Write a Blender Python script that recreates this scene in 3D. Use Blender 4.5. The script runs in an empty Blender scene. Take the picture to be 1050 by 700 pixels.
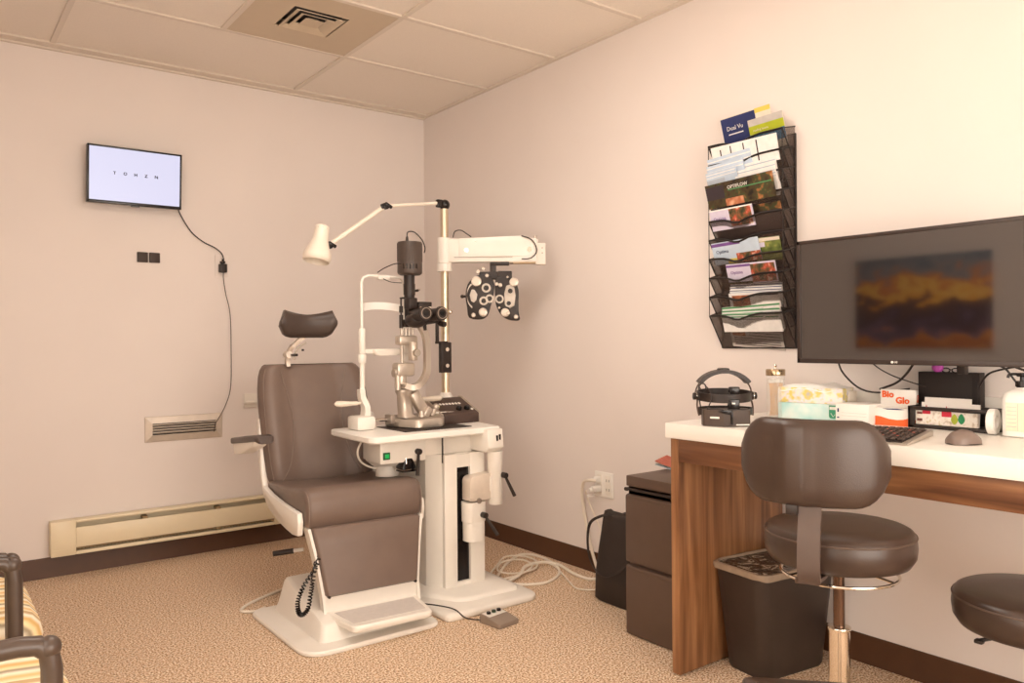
import bpy, bmesh, math, random
from mathutils import Vector, Matrix
random.seed(7)
PI = math.pi
SC = bpy.context.scene
COL = SC.collection
H = 2.594

# ------------------------------------------------------------------ materials
def lin(c):
    c = c / 255.0
    return c / 12.92 if c <= 0.04045 else ((c + 0.055) / 1.055) ** 2.4
def rgb(h):
    h = h.lstrip('#')
    return (lin(int(h[0:2], 16)), lin(int(h[2:4], 16)), lin(int(h[4:6], 16)), 1)
MATS = {}
def mat(name, color='#808080', rough=0.5, metal=0.0, var=0.06, scale=20.0, bump=0.0, bscale=200.0, spec=0.5, emit=None, estr=0.0, trans=0.0, ior=1.45, alpha=1.0, coat=0.0):
    if name in MATS: return MATS[name]
    m = bpy.data.materials.new(name); m.use_nodes = True
    nt = m.node_tree; N = nt.nodes; L = nt.links
    b = N['Principled BSDF']
    b.inputs['Roughness'].default_value = rough
    b.inputs['Metallic'].default_value = metal
    b.inputs['Specular IOR Level'].default_value = spec
    b.inputs['IOR'].default_value = ior
    b.inputs['Transmission Weight'].default_value = trans
    b.inputs['Alpha'].default_value = alpha
    b.inputs['Coat Weight'].default_value = coat
    tc = N.new('ShaderNodeTexCoord')
    nz = N.new('ShaderNodeTexNoise'); nz.inputs['Scale'].default_value = scale; nz.inputs['Detail'].default_value = 3
    L.new(tc.outputs['Object'], nz.inputs['Vector'])
    cr = N.new('ShaderNodeValToRGB')
    c = rgb(color)
    cr.color_ramp.elements[0].position = 0.3; cr.color_ramp.elements[1].position = 0.7
    cr.color_ramp.elements[0].color = tuple(x * (1 - var) for x in c[:3]) + (1,)
    cr.color_ramp.elements[1].color = tuple(min(1, x * (1 + var)) for x in c[:3]) + (1,)
    L.new(nz.outputs['Fac'], cr.inputs['Fac']); L.new(cr.outputs['Color'], b.inputs['Base Color'])
    if bump > 0:
        n2 = N.new('ShaderNodeTexNoise'); n2.inputs['Scale'].default_value = bscale; n2.inputs['Detail'].default_value = 4
        L.new(tc.outputs['Object'], n2.inputs['Vector'])
        bp = N.new('ShaderNodeBump'); bp.inputs['Strength'].default_value = bump; bp.inputs['Distance'].default_value = 0.002
        L.new(n2.outputs['Fac'], bp.inputs['Height']); L.new(bp.outputs['Normal'], b.inputs['Normal'])
    if emit:
        b.inputs['Emission Color'].default_value = rgb(emit); b.inputs['Emission Strength'].default_value = estr
    MATS[name] = m
    return m
def nodes_of(m):
    nt = m.node_tree
    return nt, nt.nodes, nt.links, nt.nodes['Principled BSDF']
def ramp_mat(name, vec_scale, stops, kind='noise', scale=5.0, rough=0.6, detail=4, distortion=0.0, bump=0.0, bdist=0.002, rotz=0.0, interp='LINEAR', rot=None, coat=0.0, bands='X'):
    m = bpy.data.materials.new(name); m.use_nodes = True
    nt, N, L, b = nodes_of(m)
    b.inputs['Roughness'].default_value = rough; b.inputs['Coat Weight'].default_value = coat
    tc = N.new('ShaderNodeTexCoord'); mp = N.new('ShaderNodeMapping'); mp.inputs['Scale'].default_value = vec_scale
    mp.inputs['Rotation'].default_value = rot or (0, 0, rotz)
    L.new(tc.outputs['Object'], mp.inputs['Vector'])
    if kind == 'wave':
        t = N.new('ShaderNodeTexWave'); t.inputs['Distortion'].default_value = distortion; t.bands_direction = bands
        t.inputs['Detail'].default_value = detail; t.wave_profile = 'SAW'
    elif kind == 'voronoi':
        t = N.new('ShaderNodeTexVoronoi')
    else:
        t = N.new('ShaderNodeTexNoise'); t.inputs['Detail'].default_value = detail; t.inputs['Distortion'].default_value = distortion
    t.inputs['Scale'].default_value = scale
    L.new(mp.outputs['Vector'], t.inputs['Vector'])
    out = t.outputs['Distance'] if kind == 'voronoi' else t.outputs['Fac']
    cr = N.new('ShaderNodeValToRGB'); cr.color_ramp.interpolation = interp
    el = cr.color_ramp.elements
    while len(el) < len(stops): el.new(0.5)
    for e, (p, c) in zip(el, stops): e.position = p; e.color = rgb(c)
    L.new(out, cr.inputs['Fac']); L.new(cr.outputs['Color'], b.inputs['Base Color'])
    if bump > 0:
        bp = N.new('ShaderNodeBump'); bp.inputs['Strength'].default_value = bump; bp.inputs['Distance'].default_value = bdist
        L.new(out, bp.inputs['Height']); L.new(bp.outputs['Normal'], b.inputs['Normal'])
    MATS[name] = m
    return m

WALL = mat('wall_paint', '#ece2dc', 0.75, var=0.012, scale=3, bump=0.06, bscale=350, spec=0.25)
TILE = mat('ceiling_tile', '#efe4d8', 0.95, var=0.02, scale=160, bump=0.25, bscale=260, spec=0.1)
GRID = mat('ceiling_grid_metal', '#dfd2c4', 0.5, var=0.01)
VENTM = mat('vent_metal', '#cbb9a1', 0.5, var=0.01)
BASEB = mat('baseboard_vinyl', '#54351f', 0.45, var=0.05, spec=0.4)
CREAM = mat('heater_enamel', '#efe0c0', 0.35, var=0.01)
CREAMD = mat('heater_inside', '#9c8664', 0.6)
OFFW = mat('offwhite_enamel', '#efe8de', 0.32, var=0.012, coat=0.15)
OFFW2 = mat('offwhite_matte_plastic', '#e8dfd4', 0.45, var=0.012)
LAMIN = mat('white_laminate', '#f7f2ea', 0.35, var=0.006)
LEATH = mat('taupe_vinyl', '#76645a', 0.36, var=0.05, scale=12, bump=0.22, bscale=420, spec=0.45)
LEATHD = mat('dark_brown_vinyl', '#4a3d37', 0.35, var=0.06, scale=15, bump=0.3, bscale=300)
PIPING = mat('vinyl_piping', '#85746a', 0.4)
BLKV = mat('black_vinyl', '#42332b', 0.30, var=0.06, scale=10, bump=0.18, bscale=380, spec=0.55)
BLKP = mat('black_plastic', '#2b211d', 0.42, var=0.05)
BLKG = mat('gloss_black', '#171212', 0.2, var=0.05)
BLKM = mat('black_steel', '#5a473c', 0.42, var=0.03, metal=0.0, spec=0.5)
DKBR = mat('brown_steel_tube', '#4a3c34', 0.33, var=0.05, spec=0.6)
CHRO = mat('chrome', '#e8e2d8', 0.12, metal=1.0, var=0.01)
BRASS = mat('brushed_nickel_pole', '#dccdb4', 0.36, metal=1.0, var=0.02)
SILV = mat('silver_paint', '#c4b8ab', 0.32, metal=0.55, var=0.02)
SILVD = mat('grey_paint', '#9b8c7f', 0.4, metal=0.2, var=0.03)
WHT = mat('white_plastic', '#f6f1ea', 0.35, var=0.01)
WHTR = mat('white_rubber_cord', '#efe4d4', 0.5, var=0.02)
GLASSM = mat('clear_acrylic', '#fbf7f0', 0.05, var=0.0, alpha=.16, spec=.8)
LENS = mat('dark_lens', '#20201f', 0.05, var=0.02, coat=0.6)
IVORY = mat('ivory_handle', '#ece0d0', 0.35, var=0.02)
GREEN = mat('green_switch', '#1f9a4a', 0.3, emit='#2fd06a', estr=0.25)
GREEND = mat('green_switch_frame', '#14592c', 0.4)
GREY = mat('grey_footplate', '#cfc6bf', 0.55, var=0.04, scale=60)
CARD = mat('white_card', '#f5efe8', 0.55, var=0.01)
MESHM = mat('black_wire', '#1d1715', 0.4)

# see-through woven mesh
def mesh_weave():
    m = bpy.data.materials.new('black_mesh_weave'); m.use_nodes = True
    nt, N, L, b = nodes_of(m)
    b.inputs['Base Color'].default_value = rgb('#5a4a42'); b.inputs['Roughness'].default_value = 0.5
    tc = N.new('ShaderNodeTexCoord'); v = N.new('ShaderNodeTexVoronoi'); v.inputs['Scale'].default_value = 420
    L.new(tc.outputs['Object'], v.inputs['Vector'])
    mr = N.new('ShaderNodeMapRange'); mr.inputs['From Min'].default_value = 0.15; mr.inputs['From Max'].default_value = 0.6
    mr.inputs['To Min'].default_value = 0.2; mr.inputs['To Max'].default_value = 0.42
    L.new(v.outputs['Distance'], mr.inputs['Value']); L.new(mr.outputs['Result'], b.inputs['Alpha'])
    return m
WEAVE = mesh_weave()

CARPET = ramp_mat('carpet_loop_pile', (1, 1, 1), [(0.30, '#5c3f25'), (0.40, '#a98462'), (0.50, '#dfbb97'), (0.62, '#fff2de')], scale=150, rough=0.97, detail=6, bump=1.0, bdist=0.006)
WOODV = ramp_mat('walnut_upright_grain', (14, 14, 0.9), [(0.28, '#57341f'), (0.42, '#7d5333'), (0.58, '#9b6d48'), (0.75, '#bf9062')], scale=1.6, rough=0.38, detail=6, distortion=0.6, coat=0.15)
WOODH = ramp_mat('walnut_level_grain', (14, 0.9, 14), [(0.28, '#48291a'), (0.42, '#6b442b'), (0.58, '#845939'), (0.75, '#a5774f')], scale=1.6, rough=0.36, detail=6, distortion=0.6, coat=0.15)
STRIPE = ramp_mat('striped_upholstery', (1, 1, 1), [(0.0, '#f3e4c2'), (0.16, '#e3c083'), (0.3, '#f5ead2'), (0.42, '#a5947a'), (0.5, '#f3dfb0'), (0.64, '#dcb470'), (0.78, '#f6edd8'), (0.9, '#c7a87a')], kind='wave', scale=2.1, rough=0.8, detail=1, distortion=0.5, interp='EASE', bands='Y')

# ------------------------------------------------------------------ mesh builder
def catmull(pts, k=6, closed=False):
    P = [Vector(p) for p in pts]; out = []; n = len(P)
    rng = n if closed else n - 1
    for i in range(rng):
        if closed: a, b, c, d = P[(i-1) % n], P[i], P[(i+1) % n], P[(i+2) % n]
        else: a, b, c, d = P[max(i-1, 0)], P[i], P[i+1], P[min(i+2, n-1)]
        for j in range(k):
            t = j / k
            out.append(0.5 * ((2*b) + (c-a)*t + (2*a-5*b+4*c-d)*t*t + (3*b-a-3*c+d)*t*t*t))
    if not closed: out.append(P[-1])
    return out
class MB:
    def __init__(s, xf=None): s.bm = bmesh.new(); s.xf = xf
    def _merge(s, t, m=0, xf=None):
        for f in t.faces: f.material_index = m
        if xf is not None: bmesh.ops.transform(t, matrix=xf, verts=t.verts)
        me = bpy.data.meshes.new('tmp'); t.to_mesh(me); t.free(); s.bm.from_mesh(me); bpy.data.meshes.remove(me)
        return s
    def box(s, x0, x1, y0, y1, z0, z1, bev=0.0, m=0, seg=2, xf=None):
        t = bmesh.new(); bmesh.ops.create_cube(t, size=1)
        sx, sy, sz = abs(x1-x0), abs(y1-y0), abs(z1-z0)
        for v in t.verts: v.co = Vector(((x0+x1)/2 + v.co.x*sx, (y0+y1)/2 + v.co.y*sy, (z0+z1)/2 + v.co.z*sz))
        if bev > 0: bmesh.ops.bevel(t, geom=list(t.edges), offset=min(bev, .49*min(sx, sy, sz)), segments=seg, profile=0.5, affect='EDGES')
        return s._merge(t, m, xf)
    def obox(s, c, size, R, bev=0.0, m=0, seg=2):
        return s.box(-size[0]/2, size[0]/2, -size[1]/2, size[1]/2, -size[2]/2, size[2]/2, bev, m, seg, Matrix.Translation(Vector(c)) @ R.to_4x4())
    def cyl(s, p0, p1, r0, r1=None, n=24, m=0, bev=0.0):
        p0, p1 = Vector(p0), Vector(p1); d = p1 - p0; h = d.length
        if r1 is None: r1 = r0
        t = bmesh.new(); bmesh.ops.create_cone(t, cap_ends=True, segments=n, radius1=r0, radius2=r1, depth=h)
        if bev > 0:
            ed = [e for e in t.edges if abs(e.verts[0].co.z - e.verts[1].co.z) < 1e-6]
            bmesh.ops.bevel(t, geom=ed, offset=bev, segments=2, profile=0.5, affect='EDGES')
        q = Vector((0, 0, 1)).rotation_difference(d.normalized())
        return s._merge(t, m, Matrix.Translation((p0+p1)/2) @ q.to_matrix().to_4x4())
    def sph(s, c, r, m=0, n=20, R=None):
        if not hasattr(r, '__len__'): r = (r, r, r)
        t = bmesh.new(); bmesh.ops.create_uvsphere(t, u_segments=n, v_segments=max(8, n//2+2), radius=1)
        X = Matrix.Translation(Vector(c)) @ (R.to_4x4() if R else Matrix.Identity(4)) @ Matrix.Diagonal((r[0], r[1], r[2], 1))
        return s._merge(t, m, X)
    def tube(s, pts, r, n=10, m=0, closed=False, smooth=0):
        if smooth: pts = catmull(pts, smooth, closed)
        P = [Vector(p) for p in pts]; K = len(P); t = bmesh.new(); rings = []
        prev = None
        for i, p in enumerate(P):
            if closed: d = P[(i+1) % K] - P[i-1]
            else: d = P[min(i+1, K-1)] - P[max(i-1, 0)]
            d.normalize()
            if prev is None:
                a = Vector((0, 0, 1)) if abs(d.z) < 0.9 else Vector((1, 0, 0))
                u = d.cross(a).normalized()
            else:
                u = (prev - d * prev.dot(d)).normalized()
            prev = u; w = d.cross(u)
            rr = r[i] if hasattr(r, '__len__') else r
            rings.append([t.verts.new(p + (u*math.cos(2*PI*j/n) + w*math.sin(2*PI*j/n))*rr) for j in range(n)])
        for i in range(K if closed else K-1):
            A, B = rings[i], rings[(i+1) % K]
            for j in range(n): t.faces.new((A[j], A[(j+1) % n], B[(j+1) % n], B[j]))
        if not closed: t.faces.new(rings[0][::-1]); t.faces.new(rings[-1])
        bmesh.ops.recalc_face_normals(t, faces=t.faces)
        return s._merge(t, m)
    def strap(s, pts, w, th, wdir=(0, 0, 1), m=0, smooth=0, closed=False):
        """rectangular section swept along pts; w measured along wdir"""
        if smooth: pts = catmull(pts, smooth, closed)
        P = [Vector(p) for p in pts]; K = len(P); t = bmesh.new(); rings = []; wd = Vector(wdir).normalized()
        if hasattr(w, '__len__') and len(w) != K:
            w0 = w; w = []
            for i in range(K):
                f = i*(len(w0)-1)/(K-1); a = min(int(f), len(w0)-2); w.append(w0[a] + (w0[a+1]-w0[a])*(f-a))
        for i, p in enumerate(P):
            d = (P[(i+1) % K] - P[i-1]) if closed else (P[min(i+1, K-1)] - P[max(i-1, 0)])
            d.normalize(); nrm = d.cross(wd).normalized(); ww = w[i] if hasattr(w, '__len__') else w
            rings.append([t.verts.new(p + wd*a*ww/2 + nrm*b*th/2) for a, b in ((-1, -1), (1, -1), (1, 1), (-1, 1))])
        for i in range(K if closed else K-1):
            A, B = rings[i], rings[(i+1) % K]
            for j in range(4): t.faces.new((A[j], A[(j+1) % 4], B[(j+1) % 4], B[j]))
        if not closed: t.faces.new(rings[0][::-1]); t.faces.new(rings[-1])
        bmesh.ops.recalc_face_normals(t, faces=t.faces)
        return s._merge(t, m)
    def lathe(s, prof, c=(0, 0, 0), n=32, m=0, R=None, sx=1, sy=1):
        t = bmesh.new(); rings = []
        for r, z in prof:
            if r < 1e-5: rings.append([t.verts.new((0, 0, z))])
            else: rings.append([t.verts.new((r*sx*math.cos(2*PI*j/n), r*sy*math.sin(2*PI*j/n), z)) for j in range(n)])
        for A, B in zip(rings, rings[1:]):
            for j in range(n):
                if len(A) == 1 and len(B) > 1: t.faces.new((A[0], B[(j+1) % n], B[j]))
                elif len(B) == 1 and len(A) > 1: t.faces.new((A[j], A[(j+1) % n], B[0]))
                elif len(A) > 1: t.faces.new((A[j], A[(j+1) % n], B[(j+1) % n], B[j]))
        bmesh.ops.recalc_face_normals(t, faces=t.faces)
        return s._merge(t, m, Matrix.Translation(Vector(c)) @ (R.to_4x4() if R else Matrix.Identity(4)))
    def loft(s, rings, m=0, cap=True, closed_ring=True):
        t = bmesh.new(); V = [[t.verts.new(Vector(p)) for p in r] for r in rings]; n = len(V[0])
        for A, B in zip(V, V[1:]):
            for j in range(n if closed_ring else n-1): t.faces.new((A[j], A[(j+1) % n], B[(j+1) % n], B[j]))
        if cap and closed_ring: t.faces.new(V[0][::-1]); t.faces.new(V[-1])
        bmesh.ops.recalc_face_normals(t, faces=t.faces)
        return s._merge(t, m)
    def prism(s, poly, axis, a0, a1, bev=0.0, m=0, seg=2):
        """poly in the two remaining axes (in xyz order), extruded along axis"""
        t = bmesh.new()
        def P(u, v, a): return {'x': (a, u, v), 'y': (u, a, v), 'z': (u, v, a)}[axis]
        A = [t.verts.new(P(u, v, a0)) for u, v in poly]; B = [t.verts.new(P(u, v, a1)) for u, v in poly]
        n = len(poly); t.faces.new(A[::-1]); t.faces.new(B)
        for j in range(n): t.faces.new((A[j], A[(j+1) % n], B[(j+1) % n], B[j]))
        bmesh.ops.recalc_face_normals(t, faces=t.faces)
        if bev > 0: bmesh.ops.bevel(t, geom=[e for e in t.edges], offset=bev, segments=seg, profile=0.5, affect='EDGES', clamp_overlap=True)
        return s._merge(t, m)
    def quadp(s, pts, th=0.0006, m=0):
        """thin solid panel from 4 corners"""
        P = [Vector(p) for p in pts]; nrm = (P[1]-P[0]).cross(P[2]-P[1]).normalized() * th
        t = bmesh.new(); A = [t.verts.new(p) for p in P]; B = [t.verts.new(p + nrm) for p in P]
        t.faces.new(A[::-1]); t.faces.new(B)
        for j in range(4): t.faces.new((A[j], A[(j+1) % 4], B[(j+1) % 4], B[j]))
        bmesh.ops.recalc_face_normals(t, faces=t.faces)
        return s._merge(t, m)

def rrect(cx, cy, w, d, r, n=5):
    """rounded rectangle outline, half sizes w, d"""
    r = min(r, w*.999, d*.999); out = []
    for (sx, sy, a0) in ((1, 1, 0), (-1, 1, PI/2), (-1, -1, PI), (1, -1, 3*PI/2)):
        for k in range(n+1):
            a = a0 + (PI/2)*k/n
            out.append((cx + sx*(w-r) + r*math.cos(a), cy + sy*(d-r) + r*math.sin(a)))
    return out
def roundpoly(pts, rads, n=5):
    out = []; K = len(pts)
    for i in range(K):
        p = Vector(pts[i]); a = Vector(pts[i-1]); b = Vector(pts[(i+1) % K]); r = rads[i] if hasattr(rads, '__len__') else rads
        u = (a-p).normalized(); v = (b-p).normalized(); ang = u.angle(v); tl = r/math.tan(ang/2)
        p0 = p + u*tl; p1 = p + v*tl
        for k in range(n+1):
            t = k/n; out.append(tuple((1-t)**2*p0 + 2*t*(1-t)*p + t*t*p1))
    return out

ROOT = {}
def setp(o, label=None, cat=None, group=None, kind=None):
    if label: o['label'] = label
    if cat: o['category'] = cat
    if group: o['group'] = group
    if kind: o['kind'] = kind
    return o
def thing(name, loc, label, cat, group=None, rz=0.0):
    o = bpy.data.objects.new(name, None); COL.objects.link(o); o.empty_display_size = 0.05
    o.location = loc; o.rotation_euler = (0, 0, rz); ROOT[o.name] = Vector(loc) if rz == 0 else Vector((0, 0, 0))
    return setp(o, label, cat, group)
def build(mb, name, mats, parent=None, loc=None, label=None, flat=False, ang=35):
    me = bpy.data.meshes.new(name)
    off = Vector((0, 0, 0))
    if parent is not None: off = ROOT[parent.name]
    elif loc is not None: off = Vector(loc)
    if mb.xf is not None: bmesh.ops.transform(mb.bm, matrix=mb.xf, verts=mb.bm.verts)
    bmesh.ops.translate(mb.bm, verts=mb.bm.verts, vec=-off)
    mb.bm.to_mesh(me); mb.bm.free()
    for mm in (mats if isinstance(mats, (list, tuple)) else [mats]): me.materials.append(mm)
    if not flat:
        me.polygons.foreach_set('use_smooth', [True]*len(me.polygons)); me.set_sharp_from_angle(angle=math.radians(ang))
    o = bpy.data.objects.new(name, me); COL.objects.link(o)
    if parent is not None: o.parent = parent; ROOT[o.name] = off
    elif loc is not None: o.location = loc; ROOT[o.name] = off
    if label: o['label'] = label
    return o
def solo(mb, name, mats, loc, label, cat, group=None, **k):
    return setp(build(mb, name, mats, None, loc, **k), label, cat, group)
def struct(mb, name, mats):
    return setp(build(mb, name, mats), kind='structure')
def letters(s, size, origin, u, v, m, name, parent, depth=0.0006, bold=0.0, align='CENTER', sx=1.0):
    """flat raised lettering: u = reading direction, v = up direction, world coordinates"""
    cu = bpy.data.curves.new('lt', 'FONT'); cu.body = s; cu.size = size; cu.extrude = depth; cu.offset = bold; cu.align_x = align; cu.align_y = 'CENTER'
    cu.resolution_u = 2
    ob = bpy.data.objects.new('lt', cu); COL.objects.link(ob)
    dg = bpy.context.evaluated_depsgraph_get(); me = bpy.data.meshes.new_from_object(ob.evaluated_get(dg))
    bpy.data.objects.remove(ob); bpy.data.curves.remove(cu)
    u = Vector(u).normalized(); v = Vector(v); v = (v - u*v.dot(u)).normalized(); w = u.cross(v)
    M = Matrix(((u.x*sx, v.x, w.x, origin[0]), (u.y*sx, v.y, w.y, origin[1]), (u.z*sx, v.z, w.z, origin[2]), (0, 0, 0, 1)))
    me.transform(M); me.transform(Matrix.Translation(-ROOT[parent.name])); me.name = name
    me.materials.clear(); me.materials.append(m)
    o = bpy.data.objects.new(name, me); COL.objects.link(o); o.parent = parent; ROOT[o.name] = ROOT[parent.name]
    return o

# ------------------------------------------------------------------ camera
cyaw, cpit, crol, cf = 0.648, -0.0018, -0.008, 809.24
fw = Vector((math.sin(cyaw)*math.cos(cpit), math.cos(cyaw)*math.cos(cpit), math.sin(cpit)))
rt = Vector((math.cos(cyaw), -math.sin(cyaw), 0)); up = rt.cross(fw)
r2 = rt*math.cos(crol) + up*math.sin(crol); u2 = -rt*math.sin(crol) + up*math.cos(crol)
cam = bpy.data.cameras.new('camera'); camo = bpy.data.objects.new('camera', cam); COL.objects.link(camo)
cam.sensor_width = 36; cam.sensor_fit = 'HORIZONTAL'; cam.lens = 36*cf/1050; cam.clip_start = 0.05
camo.matrix_world = Matrix(((r2.x, u2.x, -fw.x, -2.6641), (r2.y, u2.y, -fw.y, -4.4576), (r2.z, u2.z, -fw.z, 1.1432), (0, 0, 0, 1)))
SC.camera = camo
SC.view_settings.view_transform = 'Standard'; SC.view_settings.look = 'None'; SC.view_settings.gamma = 1; SC.view_settings.use_curve_mapping = False
SC.view_settings.exposure = 0.44

# ------------------------------------------------------------------ room
XL, YF = -3.12, -5.9
struct(MB().box(XL-.1, .1, YF-.1, .1, -.1, 0), 'floor', CARPET)
struct(MB().box(XL-.1, .1, 0, .1, 0, H+.12), 'wall_back', WALL)
struct(MB().box(0, .1, YF-.1, 0, 0, H+.12), 'wall_right', WALL)
struct(MB().box(XL-.1, XL, YF-.1, 0, 0, H+.12), 'wall_left', WALL)
struct(MB().box(XL, 0, YF-.1, YF, 0, H+.12), 'wall_front', WALL)
# light fittings sit in holes of the suspended ceiling
LIGHTS = [(-2.122, -0.902, -2.558, -1.948), (-2.122, -0.902, -5.608, -4.998), (XL, -2.122, -3.778, -3.168)]
LSTR = [7.0, 0.4, 0.4]; FILL_STR = [4.4, 0.6, 2.3]
cx = [XL, -2.122, -.902, 0]; cyb = [0, -.728, -1.338, -1.948, -2.558, -3.168, -3.778, -4.388, -4.998, -5.608, YF]
VENT = (-1.512, -.902, -1.338, -.728)
cb = MB()
for i in range(len(cx)-1):
    for j in range(len(cyb)-1):
        x0, x1, y1, y0 = cx[i], cx[i+1], cyb[j], cyb[j+1]
        if any(abs(x0-l[0]) < .01 and abs(y0-l[2]) < .01 for l in LIGHTS): continue
        if abs(y0-VENT[2]) < .01 and x0 < -2 and x1 < -.8 and abs(x0+2.122) < .01: x1 = VENT[0]
        cb.box(x0, x1, y0, y1, H+.008, H+.03)
cb.box(XL, 0, YF, 0, H+.115, H+.12)
struct(cb, 'ceiling', TILE)
gb = MB()
for x in (-2.122, -.902): gb.box(x-.012, x+.012, YF, 0, H, H+.012)
gb.box(VENT[0]-.012, VENT[0]+.012, VENT[2], VENT[3], H, H+.012)
for y in cyb[1:-1]: gb.box(XL, 0, y-.012, y+.012, H-.0005, H+.012)
struct(gb, 'trim_1', GRID)
ab = MB(); ab.box(XL, 0, -.085, 0, H-.002, H+.01); ab.box(XL, 0, -.022, 0, H-.010, H-.002)
ab.box(-.022, 0, YF, -.022, H-.006, H+.01)
struct(ab, 'trim_2', GRID)
def baseboard(name, poly_axis, a0, a1, sx):
    prof = [(0, 0), (-.016, 0), (-.016, .006), (-.009, .016), (-.007, .088), (-.004, .097), (0, .097)]
    b = MB(); b.prism([(u*sx, v) for u, v in prof], poly_axis, a0, a1); struct(b, name, BASEB)
baseboard('baseboard_back', 'x', XL, 0, 1)
baseboard('baseboard_right', 'y', YF, -.016, 1)
bl = MB(); bl.prism([(XL, 0), (XL+.016, 0), (XL+.016, .006), (XL+.008, .016), (XL+.006, .097), (XL, .097)], 'y', YF, -.016); struct(bl, 'baseboard_left', BASEB)

# recessed ceiling lights, out of frame, light the room
for k, (x0, x1, y0, y1) in enumerate(LIGHTS):
    t = thing('ceiling_light', ((x0+x1)/2, (y0+y1)/2, H), ['recessed ceiling light panel above the space in front of the exam chair', 'recessed ceiling light panel farthest behind the viewer', 'recessed ceiling light panel along the left wall above the striped chairs'][k], 'ceiling light')
    f = MB()
    for a in ((x0+.012, x1-.012, y0+.012, y0+.04), (x0+.012, x1-.012, y1-.04, y1-.012), (x0+.012, x0+.04, y0+.04, y1-.04), (x1-.04, x1-.012, y0+.04, y1-.04)):
        f.box(a[0], a[1], a[2], a[3], H-.004, H+.03)
    build(f, 'frame', GRID, t)
    build(MB().box(x0+.04, x1-.04, y0+.04, y1-.04, H+.012, H+.016), 'diffuser', mat('light_diffuser_%s' % 'abc'[k], '#ffffff', 0.5, emit='#fff6ec', estr=LSTR[k]), t)

# unseen windows with glowing shades, added to give the room fill light
FILL_GLOW = [mat('backlit_shade_%s' % 'abc'[k], '#fff6ea', 0.8, emit='#fff6ec', estr=FILL_STR[k]) for k in range(3)]
def added_fill_window(n, along, a0, a1, z0, z1, fixed, sgn, sh):
    b = MB(); am = (a0+a1)/2
    def bx(u0, u1, w0, w1, d0, d1, bev=0.0):
        lo, hi = sorted((fixed+sgn*d0, fixed+sgn*d1))
        if along == 'x': b.box(u0, u1, lo, hi, w0, w1, bev)
        else: b.box(lo, hi, u0, u1, w0, w1, bev)
    for q in ((a0-.06, a1+.06, z0-.06, z0), (a0-.06, a1+.06, z1, z1+.06), (a0-.06, a0, z0, z1), (a1, a1+.06, z0, z1), (am-.03, am+.03, z0, z1)): bx(q[0], q[1], q[2], q[3], -.001, .04, .004)
    wf = struct(b, 'window_%d' % n, WHT)
    b = MB(); bx(a0, a1, z0, z1, .004, .008); o = build(b, 'window_shade', sh); o.parent = wf; o['kind'] = 'structure'
added_fill_window(1, 'x', -2.7, -.5, .2, 2.0, YF, 1, FILL_GLOW[0])
added_fill_window(2, 'y', -5.80, -4.80, .15, 1.35, XL, 1, FILL_GLOW[1])
added_fill_window(3, 'y', -4.3, -2.75, .25, 2.1, XL, 1, FILL_GLOW[2])
# ceiling air diffuser
vx, vy = -1.212, -1.045; s = .128
t = thing('ceiling_vent', (vx, vy, H), 'square beige air vent with stepped louvers set in a ceiling panel', 'vent')
p = MB(); hx0, hx1, hy0, hy1 = VENT[0]+.012, VENT[1]-.012, VENT[2]+.012, VENT[3]-.012
p.box(hx0, vx-s, hy0, hy1, H+.002, H+.01); p.box(vx+s, hx1, hy0, hy1, H+.002, H+.01)
p.box(vx-s, vx+s, hy0, vy-s, H+.002, H+.01); p.box(vx-s, vx+s, vy+s, hy1, H+.002, H+.01)
build(p, 'panel', VENTM, t)
build(MB().box(vx-s-.01, vx+s+.01, vy-s-.01, vy+s+.01, H+.045, H+.049), 'duct', BLKP, t)
for k, (ro, ri, zo) in enumerate(((.113, .088, -.004), (.078, .055, -.003), (.044, .0, -.002))):
    l = MB()
    sq = lambda r, z: [(vx-r, vy-r, z), (vx+r, vy-r, z), (vx+r, vy+r, z), (vx-r, vy+r, z)]
    if ri > 0:
        l.loft([sq(ro, H+zo), sq(ri, H+zo+.011), sq(ri, H+zo+.013), sq(ro, H+zo+.003), sq(ro, H+zo)], cap=False)
    else:
        l.loft([sq(ro, H+zo), sq(ro-.018, H+zo+.009), sq(ro-.018, H+zo+.011)], cap=True)
    build(l, 'louver', VENTM, t, flat=True)

# baseboard heater
t = thing('baseboard_heater', (-1.55, 0, .1), 'long cream electric baseboard heater low on the wall with the screen', 'heater')
hx0, hx1 = -2.147, -.93
b = MB(); b.box(hx0+.11, hx1-.11, -.008, -.001, .108, .275); b.box(hx0+.11, hx1-.11, -.05, -.001, .268, .275, .002)
b.box(hx0+.11, hx1-.11, -.066, -.05, .262, .275, .004)
b.box(hx0+.11, hx1-.11, -.066, -.001, .106, .122, .003)
build(b, 'housing', CREAM, t)
build(MB().box(hx0+.11, hx1-.11, -.062, -.056, .140, .238, .003), 'front_panel', CREAM, t)
b = MB(); b.box(hx0+.11, hx1-.11, -.05, -.012, .13, .225)
for k in range(60):
    x = hx0+.12+k*(hx1-hx0-.24)/59; b.box(x-.001, x+.001, -.053, -.01, .128, .228)
build(b, 'heating_element', CREAMD, t)
for xx in (hx0, hx1-.11):
    b = MB(); b.box(xx, xx+.11, -.068, -.001, .106, .276, .004); b.box(xx+.004, xx+.106, -.0695, -.066, .137, .14)
    build(b, 'end_cap', CREAM, t)
for x in (-1.72, -1.35, -1.05):
    for z in (.236, .126): build(MB().box(x-.012, x+.012, -.06, -.012, z, z+.014), 'bracket', CREAMD, t)

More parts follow.
